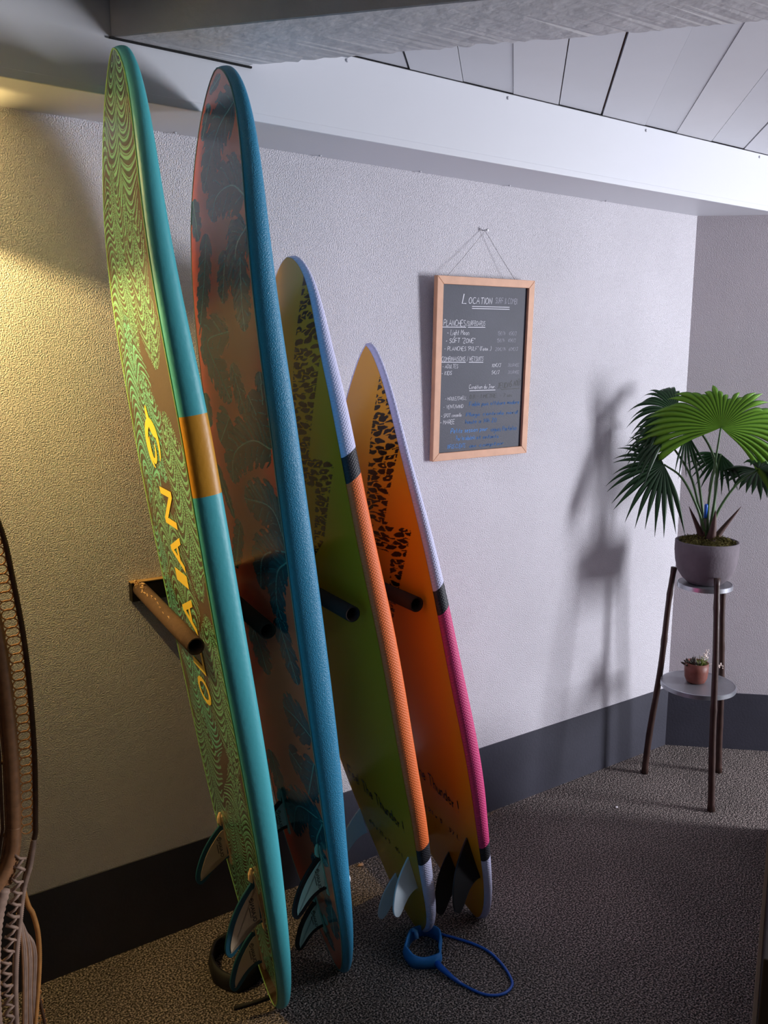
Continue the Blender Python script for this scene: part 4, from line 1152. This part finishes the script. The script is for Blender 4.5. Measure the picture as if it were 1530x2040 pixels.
inn_r = [(.300, .52), (.318, .575), (.326, .64), (.331, .812), (.326, 1.0), (.310, 1.15), (.292, 1.26), (.252, 1.35), (.185, 1.42), (.09, 1.475), (0, 1.49)]
inn = smooth_path([(x, YB, z) for x, z in inn_r] + [(-x, YB, z) for x, z in reversed(inn_r[:-1])], 8)
wrap_tube(inn, .0150, M_rat, 'inner_rim', ch, .006, 12, .045)
# row of small cane rings between the two rims
def at_z(path, z):
    for a, b in zip(path, path[1:]):
        if (a[1] - z) * (b[1] - z) <= 0 and a[1] != b[1]:
            t = (z - a[1]) / (b[1] - a[1]); return a[0] + (b[0] - a[0]) * t
    return path[-1][0]
rp = [(x, z) for x, _, z in rim if x > 0]; ip = [(x, z) for x, _, z in inn if x > 0]
ringmesh = None
z = .625
while z < 1.34:
    xo = at_z(rp, z) - .0055; xi = at_z(ip, z) + .015
    cxr = (xo + xi) / 2; rx = max((xo - xi) / 2, .006)
    if ringmesh is None:
        ringmesh = MB().tube([(math.cos(t) * 1.0, 0, math.sin(t)) for t in np.linspace(0, 2 * math.pi, 14, endpoint=False)], .13, 6, closed=True).mesh('ring')
        ringmesh.materials.append(M_ratl)
        ringmesh.polygons.foreach_set('use_smooth', [True] * len(ringmesh.polygons))
    o = bpy.data.objects.new('ring', ringmesh); COL.objects.link(o); o.parent = ch
    o.location = (cxr, YB, z); o.scale = (rx, .009, .0105)
    z += .0188
# back panel: upright canes
for i in range(-40, 41):
    t = i / 40.0; bow = .012 * (1 - t * t)
    pts = [(t * (at_z(ip, z) - .0135), YB + bow, z) for z in (.53, .64, .80, 1.0, 1.15, 1.25)]
    pts.append((t * .235, YB + bow, 1.25 + .21 * (1 - abs(t) ** 2.2) + .05))
    MB().tube(pts, .0036, 5, cap=False).build('upright_cane', M_ratd if i % 2 else M_rat, ch, True)
for zz in (.62, .78, .95, 1.12):
    wrap_tube([(-at_z(ip, zz), YB + .010, zz), (0, YB + .020, zz + .01), (at_z(ip, zz), YB + .010, zz)], .004, M_ratd, 'cross_cane', ch, .006, 6)
# waist: bands winding down to the seat drum, right-hand side
wrap_tube(smooth_path([(.326, YB, .64), (.318, YB - .004, .585), (.290, YB - .01, .535), (.245, YB - .02, .495), (.18, YB - .05, .46)], 8), .0155, M_rat, 'arm_band', ch, .006, 12, .05)
wrap_tube(smooth_path([(.364, YB, .597), (.352, YB - .004, .545), (.334, YB - .008, .494), (.320, YB - .012, .42), (.309, YB - .014, .351), (.302, YB - .014, .27), (.299, YB - .014, .185), (.300, YB - .012, .09), (.303, YB - .01, .004)], 8), .0062, M_ratg, 'side_band', ch)
wrap_tube(smooth_path([(.296, YB - .012, .515), (.275, YB - .02, .45), (.262, YB - .03, .36), (.256, YB - .035, .24), (.262, YB - .03, .12), (.275, YB - .02, .004)], 8), .0135, M_ratg, 'side_band', ch, .012, 12, .08)
rr = random.Random(4)
mb = MB()
for i in range(46):
    t = i / 45; zc = .585 - t * .57
    xc = (.331 - .045 * min(1, t * 2.2)) if t < .4 else .2865
    a0 = (xc - .011, YB - .016, zc); a1 = (xc + .011, YB - .016, zc - .016)
    if i % 2: a0, a1 = (xc + .011, YB - .016, zc), (xc - .011, YB - .016, zc - .016)
    mb.tube([a0, ((a0[0] + a1[0]) / 2 + rr.uniform(-.003, .003), YB - .020, zc - .008 + rr.uniform(-.003, .003)), a1], .0028 + .0012 * rr.random(), 6)
mb.build('woven_braid', M_ratg, ch, True)['kind'] = 'stuff'
# skirt canes bulging to the right below the seat
for i in range(9):
    t = i / 8
    MB().tube(smooth_path([(.318 + .006 * t, YB - .006 + .02 * t, .50 - .10 * t), (.324 + .028 * t, YB + .01 * t, .36 - .02 * t), (.318 + .026 * t, YB + .01 * t, .22), (.304 + .040 * t, YB, .06 + .03 * t)], 5), .0024 + .0006 * (i % 3), 6).build('skirt_cane', M_ratg if i % 3 else M_rat, ch, True)
wrap_tube(smooth_path([(.336, YB + .01, .492), (.346, YB + .014, .440), (.354, YB + .016, .418), (.3615, YB + .016, .370), (.361, YB + .016, .31), (.353, YB + .012, .24), (.340, YB + .006, .16), (.326, YB, .08), (.318, YB, .004)], 8), .0052, M_ratl, 'skirt_rim', ch)
for i in range(16):
    zc = .035 + i * .0125
    xx = .345 + .0008 * (16 - i)
    o = bpy.data.objects.new('ring', ringmesh); COL.objects.link(o); o.parent = ch
    o.location = (xx + .006 * ((16 - i) / 16) + (.007 if i % 2 else -.004), YB + .02, zc); o.scale = (.0075, .008, .0075)
mb = MB().tube(smooth_path([(.352, YB + .02, .24), (.366, YB + .022, .12), (.380, YB + .024, .004)], 6), .004, 6)
mb.build('skirt_rim', M_ratd, ch, True)
# seat drum and seat (mostly outside the picture)
mb = MB()
for i in range(40):
    a = math.pi * 2 * i / 40
    if math.cos(a) * .27 > .24: continue
    c, s = math.cos(a), math.sin(a)
    mb.tube([(-.09 + .22 * c, -.62 + .17 * s, .43), (-.09 + .18 * c, -.62 + .15 * s, .22), (-.09 + .22 * c, -.62 + .18 * s, .002)], .005, 5)
mb.build('drum_canes', M_rat, ch, True)['kind'] = 'stuff'
seat_o = MB().lathe([(.001, .43), (.24, .43), (.25, .44), (.24, .452), (.001, .455)], 40, c=(0, 0, 0)).build('seat', M_rat, ch, True)
seat_o.location = (-.09, -.62, 0); seat_o.scale = (1, .75, 1)

# ------------------------------------------------------------------ wall lamp left of the picture
lp = empty('wall_lamp', (.02, -.125, 1.985)); tag(lp, 'small drum shaded wall lamp beyond the left edge throwing warm light on the wall', 'lamp')
shade_mb = MB().lathe([(.085, -.029), (.085, .033)], 40, cap0=False, cap1=False)
shade_mb.v = [(x, y, z if z < 0 else .033 + .055 * min(1.0, max(0.0, -y / .085 * 1.8))) for x, y, z in shade_mb.v]  # unseen front rim raised to keep the bulb's light off the beam
shade_mb.build('lamp_shade', mat('shade_cloth', (60, 44, 30), .9), lp, True)
MB().box(-.02, .02, .095, .124, -.05, .05).build('wall_plate', M_black, lp)
MB().tube([(0, .10, -.03), (0, .04, -.035), (0, 0, -.03), (0, 0, -.012)], .004, 6).build('arm', M_black, lp)
pl_ = bpy.data.lights.new('bulb', 'POINT'); pl_.energy = 60.0; pl_.color = (1.0, .69, .24); pl_.shadow_soft_size = .006
bo = bpy.data.objects.new('bulb', pl_); COL.objects.link(bo); bo.parent = lp; bo.location = (0, 0, 0)
